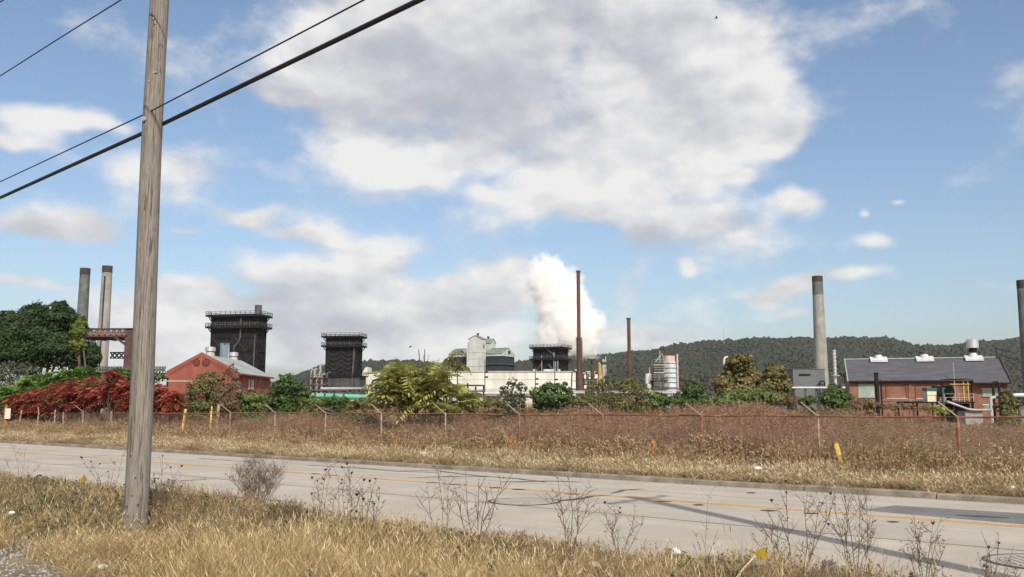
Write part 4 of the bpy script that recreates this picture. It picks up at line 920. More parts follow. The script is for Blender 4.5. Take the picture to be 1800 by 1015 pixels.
# ---- small vent columns and tank cluster
D = 210
for px, py, r, mat_, lab in ((1040, 633, 0.28, m_rustd, 'rusty vent pipe with a flat cap right of the tallest stack'), (1054, 637, 0.42, m_ycol, 'ochre yellow column between the vent pipe and the silver column'), (1060.5, 632, 0.36, m_gpipe, 'grey silver column with a top platform next to the yellow one'), (1064.5, 627, 0.14, m_gpipe, 'thin mast-like pipe right of the silver column')):
    p = P(px, py, D); b = Vector((p.x, D, 0)); t = thing('vent_column', lab, 'pipe', b, 'vent columns')
    MB().cyl(b, p, r, n=14).build('pipe', mat_, t, smooth=True)
    if px == 1040: MB().cyl(p + Vector((0, 0, -0.15)), p + Vector((0, 0, 0.25)), 0.95, n=16).build('cap', m_rustd, t); MB().box(p.x - 0.7, p.x + 0.7, D - 0.5, D + 0.5, 9, 9.3).build('platform', m_rustd, t); mb = MB(); rail(mb, [(p.x - 0.9, D - .9, p.z + .2), (p.x + 0.9, D - .9, p.z + .2)], 0.8, w=0.08); mb.build('railing', m_rustd, t)
    if px == 1060.5: MB().cyl(p + Vector((0, 0, -0.8)), p + Vector((0, 0, -0.6)), 0.9, n=12).build('platform', m_sootl, t); mb = MB(); mb.bar((p.x + 0.3, D, 9.5), (p.x + 1.5, D, 9.5), 0.25); mb.build('branch', m_sootl, t)
D = 200; p = P(1176, 626, D); b = Vector((p.x, D, 0)); t = thing('column_tank', 'tall pale banded tank with platforms, right of the shorter rust stack', 'tank', b)
R_ = 1.5; zp = hz_(636.5, D)
MB().cyl(b, (b.x, D, zp), R_, n=28).build('shell', m_ltank, t, smooth=True)
MB().cyl((b.x, D, zp + 0.02), (b.x, D, p.z), R_*0.86, n=24).build('top_section', m_pink, t, smooth=True)
for k in range(8): zz = zp - 0.35 - k*1.05; MB().cyl((b.x, D, zz - 0.07), (b.x, D, zz + 0.07), R_*1.05, n=28).build('hoop', m_sootl, t)
MB().cyl((b.x + R_ + 0.22, D - 0.4, 0), (b.x + R_ + 0.22, D - 0.4, p.z + 0.4), 0.2, n=10).build('riser_pipe', m_pink, t)
for k, (dx, h) in enumerate(((-0.6, 0.9), (-0.2, 0.6), (0.3, 1.0), (0.75, 0.7))): MB().cyl((b.x + dx, D, p.z), (b.x + dx, D, p.z + h), 0.13, n=8).build('top_nozzle', m_rustd, t)
for py, x0, x1 in ((641.5, -3.6, -1.2), (655, -3.6, -1.3), (668, -4.4, -0.6), (682, -3.9, -0.5)):
    zz = hz_(py, D); pl = MB().box(b.x + x0, b.x + x1, D - 1.6, D + 1.2, zz - 0.2, zz).build('platform', m_gpipe if py < 660 else m_sootl, t)
    mb = MB(); rail(mb, [(b.x + x0, D + 1.2, zz), (b.x + x0, D - 1.6, zz), (b.x + x1, D - 1.6, zz)], 1.0, w=0.08); mb.build('railing', m_gpipe, pl)
for x in (-3.5, -2.4, -1.6): MB().bar((b.x + x, D - 1.5, 0), (b.x + x, D - 1.5, hz_(640, D)), 0.16).build('post', m_sootl, t)
mb = MB(); mb.bar((b.x - 3.2, D - 1.2, zp), (b.x - 1.8, D - 1.0, p.z + 0.3), 0.16); mb.bar((b.x - 2.2, D - 1.2, zp - 0.3), (b.x - 2.2, D - 1.0, p.z + 1.0), 0.12); mb.bar((b.x - 1.4, D - 1.2, zp - 0.3), (b.x - 1.6, D - 1.0, p.z + 0.5), 0.12); mb.build('stair', m_gpipe, t)
p2 = P(1139.5, 657, D); b2 = Vector((p2.x, D, 0)); t = thing('small_tank', 'small pale tank left of the banded tank', 'tank', b2)
MB().rings([(b2, 0.72), (b2 + Vector((0, 0, p2.z - 0.25)), 0.72), (b2 + Vector((0, 0, p2.z)), 0.55)], 20).build('shell', m_pale, t, smooth=True)
MB().cyl(b2 + Vector((0.3, 0, p2.z)), b2 + Vector((0.3, 0, p2.z + 1.4)), 0.09, n=8).build('vent_pipe', m_pink, t)
MB().cyl(b2 + Vector((1.0, 0.2, 0)), b2 + Vector((1.0, 0.2, p2.z - 0.3)), 0.35, n=12).build('side_vessel', m_rustd, t, smooth=True)
D = 200; p = P(1272.5, 628.5, D); b = Vector((p.x, D, 0)); t = thing('hooked_pipe', 'white hook-shaped vent pipe above the rounded olive tree', 'pipe', b)
MB().tube([b, (b.x, D, p.z - 1.0), (b.x + 0.1, D, p.z - 0.35), (b.x + 0.35, D, p.z), (b.x + 0.7, D, p.z), (b.x + 0.95, D, p.z - 0.3), (b.x + 0.98, D, p.z - 0.8)], 0.27, 12).build('pipe', m_whitep, t, smooth=True)
MB().box(b.x - 0.6, b.x - 0.35, D - 0.2, D + 0.2, 0, p.z - 1.3).build('support', m_sootl, t)

# ---- concrete chimney, shed and spiral stack at right
chimney('chimney', 1436.5, 486, 400, 3.15, 2.25, 2.6, 'tall pale concrete chimney with a dark cap before the hill at right', m_conc, m_capd, None, 8.3)
D = 300; t = thing('grey_shed', 'plain grey shed with one dark slot window at the foot of the concrete chimney', 'building', ground_pt(1425, D))
MB().box(P(1394, 660, D).x, P(1450, 660, D).x, D, D + 8, 0, hz_(650, D)).build('wall', m_shed, t)
MB().box(P(1393.4, 660, D).x, P(1450.6, 660, D).x, D - 0.1, D + 8.2, hz_(650, D) + 0.004, hz_(650, D) + 0.25).build('roof', m_sootl, t)
w = MB().box(P(1404, 660, D).x, P(1424.5, 660, D).x, D - 0.04, D - 0.002, hz_(661.5, D), hz_(657.5, D)).build('window', m_soot, t)
MB().tube([(P(1439, 680, D).x, D - 1, 0), (P(1439, 680, D).x, D - 1, hz_(672, D)), (P(1441, 680, D).x, D - 1, hz_(670.5, D)), (P(1446, 680, D).x, D - 1, hz_(670.5, D)), (P(1448, 680, D).x, D - 1, hz_(672, D)), (P(1448, 680, D).x, D - 1, 0)], 0.25, 8).build('bent_pipe', m_soot, t)
D = 250; p = P(1466, 615.5, D); b = Vector((p.x, D, 0)); t = thing('spiral_stack', 'thin silver stack with a spiral fin left of the brick building', 'chimney', b)
MB().cyl(b, p, 0.42, n=16).build('shaft', m_alu, t, smooth=True)
zz0 = hz_(660, D); pts = [(b.x + 0.5*math.cos(k*0.5), D + 0.5*math.sin(k*0.5), zz0 + (p.z - zz0)*k/90) for k in range(91)]
MB().tube(pts, 0.09, 5).build('spiral_fin', m_gpipe, t)
MB().cyl((b.x, D, zz0 - 0.25), (b.x, D, zz0), 1.2, n=16).build('platform', m_gpipe, t)
chimney('chimney', 1797, 493, 260, 1.9, 1.55, 2.4, 'dark grey chimney cut by the right edge of the view', m_dconc, m_capd)
def pipe_run(label, px0, px1, py, D, r, mat_, name='pipe_run', posts=6, py1=None):
    a, b = P(px0, py, D), P(px1, py if py1 is None else py1, D); t = thing(name, label, 'pipe', Vector((a.x, D, 0)))
    MB().tube([a.lerp(b, k/6) for k in range(7)], r, 12).build('pipe', mat_, t, smooth=True)
    for k in range(posts):
        q = a.lerp(b, (k + 0.5)/posts); st = MB().box(q.x - 0.12, q.x + 0.12, D + r + 0.02, D + r + 0.25, 0, q.z + r*0.6).build('support', m_sootl, t)
    for k in range(posts*2): q = a.lerp(b, (k + 0.25)/(posts*2)); MB().cyl((q.x - 0.06, D, q.z), (q.x + 0.06, D, q.z), r*1.12, n=12).build('joint_ring', mat_, t)
    return t
pipe_run('thick green pipe running past the smaller coal tower base', 548, 664, 696, 120, 0.36, m_grp, posts=8, py1=699.5)
pipe_run('grey lagged pipe above the green pipe', 564, 652, 683.5, 122, 0.17, m_gpipe, posts=6)
pipe_run('thin dark pipe just above the green pipe at left', 545, 612, 686.5, 118, 0.10, m_sootl, posts=4)
pipe_run('pale pipe low down below the green pipe', 585, 668, 705, 112, 0.14, m_gpipe, posts=3)
pipe_run('pale double pipe run in front of the long cream building', 840, 1004, 692, 130, 0.20, m_pale, posts=7)
pipe_run('rusty pipe under the pale double pipe', 835, 1010, 697.5, 126, 0.16, m_rustd, posts=6)
pipe_run('grey pipe run behind the wispy olive shrubs', 1010, 1215, 691, 140, 0.14, m_gpipe, posts=10)
pipe_run('lowest grey pipe behind the wispy olive shrubs', 1010, 1200, 704, 132, 0.16, m_gpipe, posts=8)
pipe_run('long white pipe at the foot of the grey shed', 1388, 1502, 682, 150, 0.17, m_whitep, posts=6)
pipe_run('white pipe entering from the right edge behind the olive bush', 1778, 1900, 695, 115, 0.26, m_whitep, posts=4)
pipe_run('thin pale pipe above the weeds left of the brick building', 1384, 1480, 702, 120, 0.09, m_gpipe, posts=4)
t = thing('pipe_bend', 'pair of tall upright grey pipes bending left, beside the yellow-green shrub', 'pipe', ground_pt(656, 118)); D = 118
for k, px in enumerate((653.5, 657.5, 661)):
    x = P(px, 690, D).x; zt = hz_((668, 672, 676)[k], D)
    MB().tube([(x, D + k*0.1, 0), (x, D + k*0.1, zt - 0.5), (x + 0.15, D + k*0.1, zt - 0.1), (x + 0.6, D + k*0.1, zt)] + [(x + 2.2, D + k*0.1, zt)], 0.13, 8).build('upright_pipe', (m_soot, m_gpipe, m_soot)[k], t, smooth=True)
t = thing('pipe_rack', 'dark steel pipe rack half hidden behind the yellow-green shrub', 'pipe rack', ground_pt(740, 116)); D = 116
for px in range(668, 860, 14): MB().bar((P(px, 700, D).x, D, 0), (P(px, 700, D).x, D, hz_(674 + (px % 3)*3, D)), 0.22).build('post', m_rustd, t)
for py in (678, 688, 698): MB().bar((P(664, py, D).x, D - 0.1, hz_(py, D)), (P(850, py, D).x, D - 0.1, hz_(py, D)), 0.20).build('beam', m_sootl if py > 680 else m_rustd, t)
for px, py, lab in ((852.5, 634, 'slim lamp mast in front of the right bin house'), (975, 647, 'slim lamp mast in front of the black tower base'), (941, 646, 'short lamp mast left of the black tower base'), (1077, 640, 'slim mast right of the silver column')):
    D = 220; p = P(px, py, D); b = Vector((p.x, D, 0)); t = thing('lamp_mast', lab, 'mast', b, 'lamp masts')
    MB().cyl(b, p, 0.14, 0.10, n=8).build('pole', m_sootl, t)
    for k in range(2): MB().box(b.x + 0.1, b.x + 0.75, D - 0.25, D + 0.2, p.z - 3.0 - k*1.2, p.z - 2.6 - k*1.2).build('floodlight', m_soot, t)
# far radio mast on the ridge
p = P(1272, 575, 1450); p.z = 2 + (716-576)/F*1450; q = Vector((p.x, 1450, p.z - 26)); MB().rings([(q, 0.55), (p, 0.3)], 6).build('radio_mast', m_gpipe, None, loc=q, label='thin grey mast standing on the ridge above the hook-shaped pipe', cat='mast')

# ---- brick building at right
ROT = -17; D0 = 134.0; M = frame(1495, D0, ROT); t = thing('brick_building', 'long orange brick building with a dark slate roof and three roof ventilators', 'building', M.translation)
c_, s_ = math.cos(math.radians(ROT)), math.sin(math.radians(ROT)); X0, Y0 = M.translation.x, M.translation.y
def lx(px): u = ray(px, 690).x/ray(px, 690).y; return (u*Y0 - X0)/(c_ - u*s_)      # distance along the front seen at this pixel column
def lz(py, l): return CAMZ + ray(900, py).z/ray(900, py).y*(Y0 + s_*l)
Lf = lx(1772); ze, zr, hd = lz(669, 0), 9.05, 5.5
mb = MB(M); mb.prism([(0, 0), (2*hd, 0), (2*hd, ze), (hd, zr - 0.1), (0, ze)], 0, 0, Lf); mb.build('wall', m_brick, t)
lb = lx(1710); k = (zr - ze)/hd
for (a, b, lo) in ((-0.15, lb, 0.45), (lb + 0.004, Lf + 0.2, 1.15)):
    mb = MB(M); mb.prism([(-lo, ze - lo*k + 0.05), (hd, zr + 0.05), (hd, zr + 0.2), (-lo, ze - lo*k + 0.2)], 0, a, b); r_ = mb.build('roof', m_slate, t)
    mb = MB(M); mb.box(a, b, -lo - 0.16, -lo - 0.01, ze - lo*k - 0.06, ze - lo*k + 0.14); mb.build('gutter', m_soot, r_)
mb = MB(M); mb.prism([(2*hd + 0.4, ze - 0.2), (hd, zr + 0.05), (hd, zr + 0.2), (2*hd + 0.4, ze)], 0, -0.15, Lf + 0.2); mb.build('roof', m_slate, t)
mb = MB(M); mb.box(-0.15, Lf + 0.2, hd - 0.12, hd + 0.12, zr + 0.205, zr + 0.3); mb.build('ridge_cap', m_alu, t)
mb = MB(M); mb.prism([(-0.5, ze - 0.1), (hd, zr + 0.1), (hd, zr + 0.4), (-0.5, ze + 0.25)], 0, -0.3, -0.151); mb.build('verge_flashing', m_alu, t)
mb = MB(M); mb.prism([(-1.3, ze - 0.8), (hd, zr + 0.0), (hd, zr + 0.5), (-1.3, ze - 0.3)], 0, Lf + 0.21, Lf + 0.45); mb.build('gable_coping', m_rustd, t)
mb = MB(M); mb.box(Lf - 0.1, Lf + 0.5, hd - 0.4, hd + 0.4, zr - 1.2, zr + 0.5); mb.build('gable_block', m_rustd, t)
for i, px in enumerate((1537.5, 1621.5, 1711)):
    l = lx(px) - 0.0; l += 1.2
    v = MB(M); v.prism([(hd - 1.2, zr - 0.30), (hd, zr + 0.32), (hd + 1.2, zr - 0.30), (hd + 1.2, zr - 0.02), (hd, zr + 0.55), (hd - 1.2, zr - 0.02)], 0, l - 1.2, l + 1.2); v = v.build('roof_ventilator', m_whitep, t)
    mb = MB(M); mb.rings([((l, hd - 0.2, zr + 0.1), 0.62), ((l, hd - 0.2, zr + 0.6), 0.58), ((l, hd - 0.2, zr + 0.95), 0.35), ((l, hd - 0.2, zr + 1.0), 0.3)], 16); mb.build('dome', m_whitep, v, smooth=True)
    if i < 2: mb = MB(M); mb.cyl((l, hd - 0.2, zr + 1.0), (l, hd - 0.2, zr + 1.2), 0.66, n=16); mb.build('cap', m_sootl, v)
    else:
        mb = MB(M); mb.cyl((l, hd - 0.2, zr + 1.0), (l, hd - 0.2, zr + 1.6), 0.55, n=16); mb.build('neck', m_soot, v)
        mb = MB(M); mb.cyl((l, hd - 0.2, zr + 1.6), (l, hd - 0.2, zr + 2.85), 0.84, n=18); mb.build('barrel', m_alu, v, smooth=True)
def window(px0, px1, py0, py1, mat_):
    a, b = lx(px0), lx(px1); z0, z1 = lz(py1, (a+b)/2), lz(py0, (a+b)/2)
    mb = MB(M); mb.box(a, b, -0.04, -0.002, z0, z1); w = mb.build('window', mat_, t)
    mb = MB(M); mb.box(a - 0.15, b + 0.15, -0.12, -0.003, z1 + 0.01, z1 + 0.16); mb.build('lintel', m_creamp, w)
    mb = MB(M); mb.box(a - 0.1, b + 0.1, -0.14, -0.003, z0 - 0.1, z0 - 0.01); mb.build('sill', m_conc, w)
    mb = MB(M)
    for k in range(1, 4): mb.box(a + (b-a)*k/4 - 0.025, a + (b-a)*k/4 + 0.025, -0.07, -0.041, z0, z1)
    mb.build('glazing_bar', m_oldw, w)
window(1509, 1537, 674, 699, m_glass); window(1727, 1761, 685, 697, m_glass); window(1727, 1742, 713, 719, m_conc)
for px0, px1, py0, py1 in ((1559, 1593, 675, 700), (1611, 1646, 675, 700)):
    a, b = lx(px0), lx(px1); z0, z1 = lz(py1, a), lz(py0, a)
    mb = MB(M); mb.box(a - 0.14, b + 0.14, -0.10, -0.002, z1 + 0.0, z1 + 0.14); mb.box(a - 0.14, a, -0.10, -0.002, z0, z1 - 0.001); mb.box(b, b + 0.14, -0.10, -0.002, z0, z1 - 0.001); fr = mb.build('panel_frame', m_redtrim, t)
    mb = MB(M); mb.box(a - 0.1, b + 0.1, -0.12, -0.002, z0 - 0.14, z0 - 0.005); mb.build('sill', m_pink, fr)
for px in (1546, 1600, 1651, 1712): a = lx(px); mb = MB(M); mb.box(a - 0.2, a + 0.2, -0.11, -0.003, 0, ze - 0.35); mb.build('pilaster', m_brick, t)
mb = MB(M); mb.box(0, lb, -0.14, -0.004, ze - 0.55, ze - 0.33); mb.build('cornice', m_redtrim, t)
for px in (1549, 1656, 1708): a = lx(px); mb = MB(M); mb.cyl((a, -0.2, 0), (a, -0.2, ze - 0.5), 0.06, n=6); mb.build('downpipe', m_soot, t)
mb = MB(M); mb.box(lx(1550), lx(1705), -0.16, -0.11, lz(704, 8), lz(703, 8)); mb.build('conduit', m_gpipe, t)
mb = MB(M); a = lx(1677); mb.cyl((a, -0.8, 3), (a, -0.8, lz(638, a)), 0.06, n=8); mb.build('vent_pipe', m_gpipe, t)
D = 122; p = P(1540, 656, D); b = Vector((p.x, D, 0)); t = thing('black_stack', 'thick black stub stack in front of the brick building, left end', 'chimney', b)
MB().cyl(b, p, 0.27, n=16).build('shaft', m_soot, t, smooth=True); MB().cyl(p + Vector((0, 0, -0.1)), p + Vector((0, 0, 0.06)), 0.30, n=16).build('rim', m_soot, t)
MB().tube([(p.x + 0.3, D, p.z - 0.9), (p.x + 0.6, D, p.z - 0.9), (p.x + 0.62, D, p.z - 1.4), (p.x + 0.62, D, 0)], 0.05, 6).build('side_pipe', m_soot, t)
# steel platform with equipment in front of the brick building
D = 118; XX = lambda px: P(px, 700, D).x; zz = lambda py: hz_(py, D)
t = thing('steel_platform', 'black steel platform with railing in front of the brick building', 'platform', ground_pt(1660, D))
MB().box(XX(1604), XX(1713), D, D + 5, zz(709), zz(706.5)).build('deck', m_soot, t)
mb = MB(); rail(mb, [(XX(1661), D + 0.1, zz(706.4)), (XX(1712), D + 0.1, zz(706.4))], 1.0, w=0.055); mb.build('railing', m_gpipe, t)
for px in (1606, 1640, 1677, 1711):
    for dy in (0.15, 4.7): MB().box(XX(px) - 0.09, XX(px) + 0.09, D + dy, D + dy + 0.18, 0, zz(709)).build('leg', m_soot, t)
MB().box(XX(1683), XX(1712), D + 1.2, D + 4.9, 0, zz(709.5)).build('enclosure', m_soot, t)
t = thing('ochre_frame', 'ochre steel frame with a roof beam above the black platform', 'frame', Vector((XX(1694), D, zz(706))))
for px in (1678, 1701, 1709): MB().box(XX(px), XX(px) + 0.14, D + 1.0, D + 1.14, zz(706.4), zz(668)).build('post', m_ycol if px > 1690 else m_soot, t)
for py, px0 in ((668, 1677), (674.5, 1677)): MB().box(XX(px0), XX(1712), D + 0.85, D + 1.0, zz(py + 1.6), zz(py)).build('beam', m_ycol, t)
MB().box(XX(1676), XX(1714), D + 0.5, D + 3.5, zz(666.5), zz(665.8)).build('roof', m_soot, t)
t = thing('black_vessel', 'black horizontal vessel on the platform under the ochre frame', 'vessel', Vector((XX(1672), D + 2, zz(706))))
MB().rings([((XX(1655), D + 2.5, zz(688)), 0.35), ((XX(1657), D + 2.5, zz(688)), 0.72), ((XX(1690), D + 2.5, zz(688)), 0.72), ((XX(1693), D + 2.5, zz(688)), 0.35)], 18).build('shell', m_soot, t, smooth=True)
for px in (1662, 1685): MB().box(XX(px) - 0.15, XX(px) + 0.15, D + 2, D + 3, zz(706.4), zz(694)).build('saddle', m_soot, t)
t = thing('cabinet', 'cream cabinet with a dark lid standing on the platform', 'cabinet', Vector((XX(1642), D + 1, zz(706))))
MB().box(XX(1634), XX(1650.5), D + 0.6, D + 1.8, zz(706.4), zz(687)).build('body', m_creamp, t); MB().box(XX(1633), XX(1651.5), D + 0.5, D + 1.9, zz(686.9), zz(682)).build('lid', m_dkgreen, t)
MB().box(XX(1634.5), XX(1650), D + 0.575, D + 0.599, zz(695.5), zz(694.9)).build('door_seam', m_sootl, t)
t = thing('green_davit', 'dark green post with a short arm beside the cream cabinet', 'post', ground_pt(1655, D - 0.5)); MB().bar((XX(1655), D - 0.5, 0), (XX(1655), D - 0.5, zz(682.5)), 0.18).build('post', m_dkgreen, t); MB().bar((XX(1654), D - 0.5, zz(683)), (XX(1659), D - 0.5, zz(683)), 0.15).build('arm', m_dkgreen, t)
t = thing('black_bent_pipe', 'black upside-down U pipe in front of the right window of the brick building', 'pipe', ground_pt(1752, D))
MB().tube([(XX(1747), D, 0), (XX(1747), D, zz(675)), (XX(1748.5), D, zz(673)), (XX(1752), D, zz(672)), (XX(1756), D, zz(673)), (XX(1757.5), D, zz(675)), (XX(1757.5), D, 0)], 0.16, 10).build('pipe', m_soot, t, smooth=True)
t = thing('silver_elbow', 'silver elbow duct at the foot of the brick building', 'duct', ground_pt(1742, 112)); D = 112; XX = lambda px: P(px, 700, D).x
MB().tube([(XX(1741), D, 0), (XX(1741), D, hz_(704, D)), (XX(1742), D, hz_(700.5, D)), (XX(1745), D, hz_(699, D)), (XX(1750), D, hz_(699, D))], 0.20, 12).build('duct', m_gpipe, t, smooth=True)
t = thing('sloping_duct', 'silver duct with a box at the bottom, low in front of the platform', 'duct', ground_pt(1715, 108)); D = 108; XX = lambda px: P(px, 700, D).x
MB().tube([(XX(1664), D, hz_(706, D)), (XX(1700), D, hz_(719.5, D)), (XX(1712), D, hz_(721, D)), (XX(1742), D, hz_(721, D))], 0.13, 10).build('duct', m_gpipe, t, smooth=True)
MB().box(XX(1697), XX(1728), D + 0.3, D + 2, 0, hz_(723, D)).build('box', m_conc, t)

# ---- low pipe bridge and clutter between the stacks and the banded tank
D = 150; t = thing('pipe_bridge', 'low dark steel pipe bridge between the tallest stack and the banded tank', 'pipe bridge', ground_pt(1100, D))
for k, px in enumerate(range(1000, 1212, 15)): MB().bar((P(px, 700, D).x, D, 0), (P(px, 700, D).x, D, hz_(687 - (k % 3)*2, D)), 0.2).build('post', m_rustd, t)
for py, m_ in ((684, m_rustd), (688, m_gpipe), (698, m_sootl)): MB().bar((P(1000, py, D).x, D - 0.15, hz_(py, D)), (P(1205, py, D).x, D - 0.15, hz_(py, D)), 0.17).build('beam', m_, t)
for k in range(14): a = P(1000 + k*15, 698, D); b = P(1015 + k*15, 688, D); MB().bar((a.x, D - 0.05, a.z), (b.x, D - 0.05, b.z), 0.10).build('diagonal', m_rustd, t)
D = 240; t = thing('pipe_tangle', 'dark tangle of pipes and platforms left of the smaller coal tower', 'pipes', ground_pt(560, D)); gq = np.random.default_rng(3)
for k in range(9):
    px = 546 + k*3.2; zt = hz_(648 + 22*gq.random(), D); x = P(px, 690, D).x
    MB().tube([(x, D + k % 3, 0), (x, D + k % 3, zt - 0.5), (x + 0.2, D + k % 3, zt - 0.1), (x + 0.9, D + k % 3, zt)], 0.14 + 0.16*gq.random(), 8).build('riser', (m_gpipe, m_rustd, m_sootl)[k % 3], t, smooth=True)
for py in (664, 676, 686):
    MB().box(P(544, py, D).x, P(574, py, D).x, D - 0.6, D + 2.5, hz_(py, D) - 0.15, hz_(py, D)).build('platform', m_sootl, t)
    mb = MB(); rail(mb, [(P(544, py, D).x, D - 0.6, hz_(py, D)), (P(574, py, D).x, D - 0.6, hz_(py, D))], 1.0, w=0.1); mb.build('railing', m_rustd, t)
D = 215; t = thing('process_frame', 'rusty open process frame just right of the tallest stack', 'frame', ground_pt(1040, D))
for px in (1026, 1034, 1044, 1052): MB().bar((P(px, 690, D).x, D, 0), (P(px, 690, D).x, D, hz_(652 + (px % 4)*3, D)), 0.25).build('column', m_rustd, t)
for py in (657, 666, 676, 686): MB().box(P(1025, py, D).x, P(1053, py, D).x, D - 0.5, D + 2, hz_(py, D) - 0.15, hz_(py, D)).build('floor', m_rustd, t)
for k in range(3): MB().cyl((P(1030 + k*8, 680, D).x, D - 0.3, hz_(676, D)), (P(1030 + k*8, 680, D).x, D - 0.3, hz_(668, D)), 0.45, n=12).build('vessel', (m_pale, m_gpipe, m_pink)[k], t, smooth=True)

# ------------------------------------------------------------------ trees and shrubs behind the fence
m_bark = pmat('grey_bark', two((0.10, 0.085, 0.07)), 6, 0.9, stretch=(1, 1, 0.3))
m_stem = pmat('brown_stem', two((0.13, 0.085, 0.06)), 6, 0.9)
LM = dict(
 oak=leafmat('leaf_dark_green', [(0.0, (0.020, 0.040, 0.014)), (0.5, (0.038, 0.068, 0.022)), (0.85, (0.065, 0.10, 0.034)), (1.0, (0.10, 0.13, 0.05))]),
 oaky=leafmat('leaf_yellow_green_oak', [(0.0, (0.06, 0.10, 0.02)), (1.0, (0.22, 0.26, 0.055))]),
 grey=leafmat('leaf_grey_olive', [(0.0, (0.05, 0.065, 0.04)), (0.7, (0.11, 0.125, 0.075)), (1.0, (0.20, 0.20, 0.13))]),
 sumg=leafmat('leaf_sumac_green', [(0.0, (0.05175, 0.115, 0.0207)), (0.5, (0.115, 0.2185, 0.04025)), (1.0, (0.276, 0.345, 0.092))]),
 sumr=leafmat('leaf_sumac_red', [(0.0, (0.1464, 0.0322, 0.023)), (0.4, (0.3172, 0.06325, 0.046)), (0.75, (0.4636, 0.115, 0.0805)), (0.9, (0.4392, 0.23, 0.1035)), (1.0, (0.244, 0.23, 0.069))], ((0.20, 0.13, 0.05), 0.45, 0.54, 0.68)),
 olive=leafmat('leaf_olive', [(0.0, (0.072, 0.078, 0.03)), (0.5, (0.156, 0.156, 0.06)), (1.0, (0.288, 0.252, 0.108))]),
 dry=leafmat('leaf_dry_brown', [(0.0, (0.10, 0.065, 0.035)), (0.6, (0.19, 0.135, 0.07)), (1.0, (0.28, 0.22, 0.12))]),
 ail=leafmat('leaf_ailanthus', [(0.0, (0.13, 0.15, 0.04)), (0.35, (0.29, 0.30, 0.085)), (0.75, (0.46, 0.45, 0.15)), (1.0, (0.57, 0.53, 0.22))], ((0.16, 0.20, 0.04), 0.45, 0.58, 0.80), 0.4),
 mid=leafmat('leaf_mid_green', [(0.0, (0.035, 0.07, 0.018)), (0.6, (0.085, 0.14, 0.035)), (1.0, (0.18, 0.22, 0.07))]),
 bright=leafmat('leaf_bright_green', [(0.0, (0.065, 0.11, 0.028)), (0.6, (0.145, 0.20, 0.055)), (1.0, (0.28, 0.33, 0.12))]),
 tan=leafmat('leaf_tan_olive', [(0.0, (0.075, 0.07, 0.022)), (0.45, (0.16, 0.14, 0.05)), (0.8, (0.27, 0.22, 0.09)), (1.0, (0.36, 0.28, 0.14))]))
def leaves(cent, nrm, size, aspect, g, fold=0.0):
    """one small four-cornered leaf per centre"""
    n = len(cent); nrm = unit(nrm); a = unit(np.cross(nrm, unit(g.normal(size=(n, 3))))); b = np.cross(nrm, a)
    L = (size*(0.6 + 0.8*g.random(n)))[:, None]; W = L*aspect
    V = np.stack([cent - a*L*0.5, cent + b*W*0.5 - nrm*fold*W, cent + a*L*0.5, cent - b*W*0.5 - nrm*fold*W], 1).reshape(-1, 3)
    Q = np.arange(4*n).reshape(n, 4)
    return V, Q
def crown_pts(lobes, n, g, sub=10, tight=0.30, shell=0.72):
    """leaf positions in clumps set over the lobes' surfaces, with gaps between the clumps"""
    lob = np.array(lobes, float); area = (lob[:, 3]*lob[:, 4]*lob[:, 5])**(2/3); pr = area/area.sum()
    C_, N_, T_ = [], [], []
    for i, l in enumerate(lob):
        k = max(4, int(sub*2*area[i]/area.max())); d = unit(g.normal(size=(k, 3))); d[:, 2] = np.abs(d[:, 2])*0.45 + d[:, 2]*0.55 + 0.1; d = unit(d)
        cc = l[:3] + d*l[3:6]*(shell + 0.28*g.random((k, 1)))
        m = int(n*pr[i]/k) + 1
        for j in range(k):
            rr = tight*(0.6 + 0.9*g.random())*l[3:6].mean(); q = unit(g.normal(size=(m, 3)))*(g.random((m, 1))**0.4)*rr*np.array([1.05, 1.05, 0.9])
            C_.append(cc[j] + q); N_.append(unit(q) + 0.6*d[j] + 0.35*g.normal(size=(m, 3)) + np.array([0, 0, 0.35])); T_.append(np.full(m, g.normal()*0.14))
    for i, l in enumerate(lob):                       # loose leaves through the rest of the lobe
        m = int(n*pr[i]*0.45) + 1; q = unit(g.normal(size=(m, 3)))*(0.45 + 0.6*g.random((m, 1))**0.7)
        C_.append(l[:3] + q*l[3:6]); N_.append(q + 0.6*g.normal(size=(m, 3)) + np.array([0, 0, 0.3])); T_.append(g.normal(size=m)*0.1 - 0.06)
    return np.concatenate(C_), np.concatenate(N_), np.concatenate(T_)
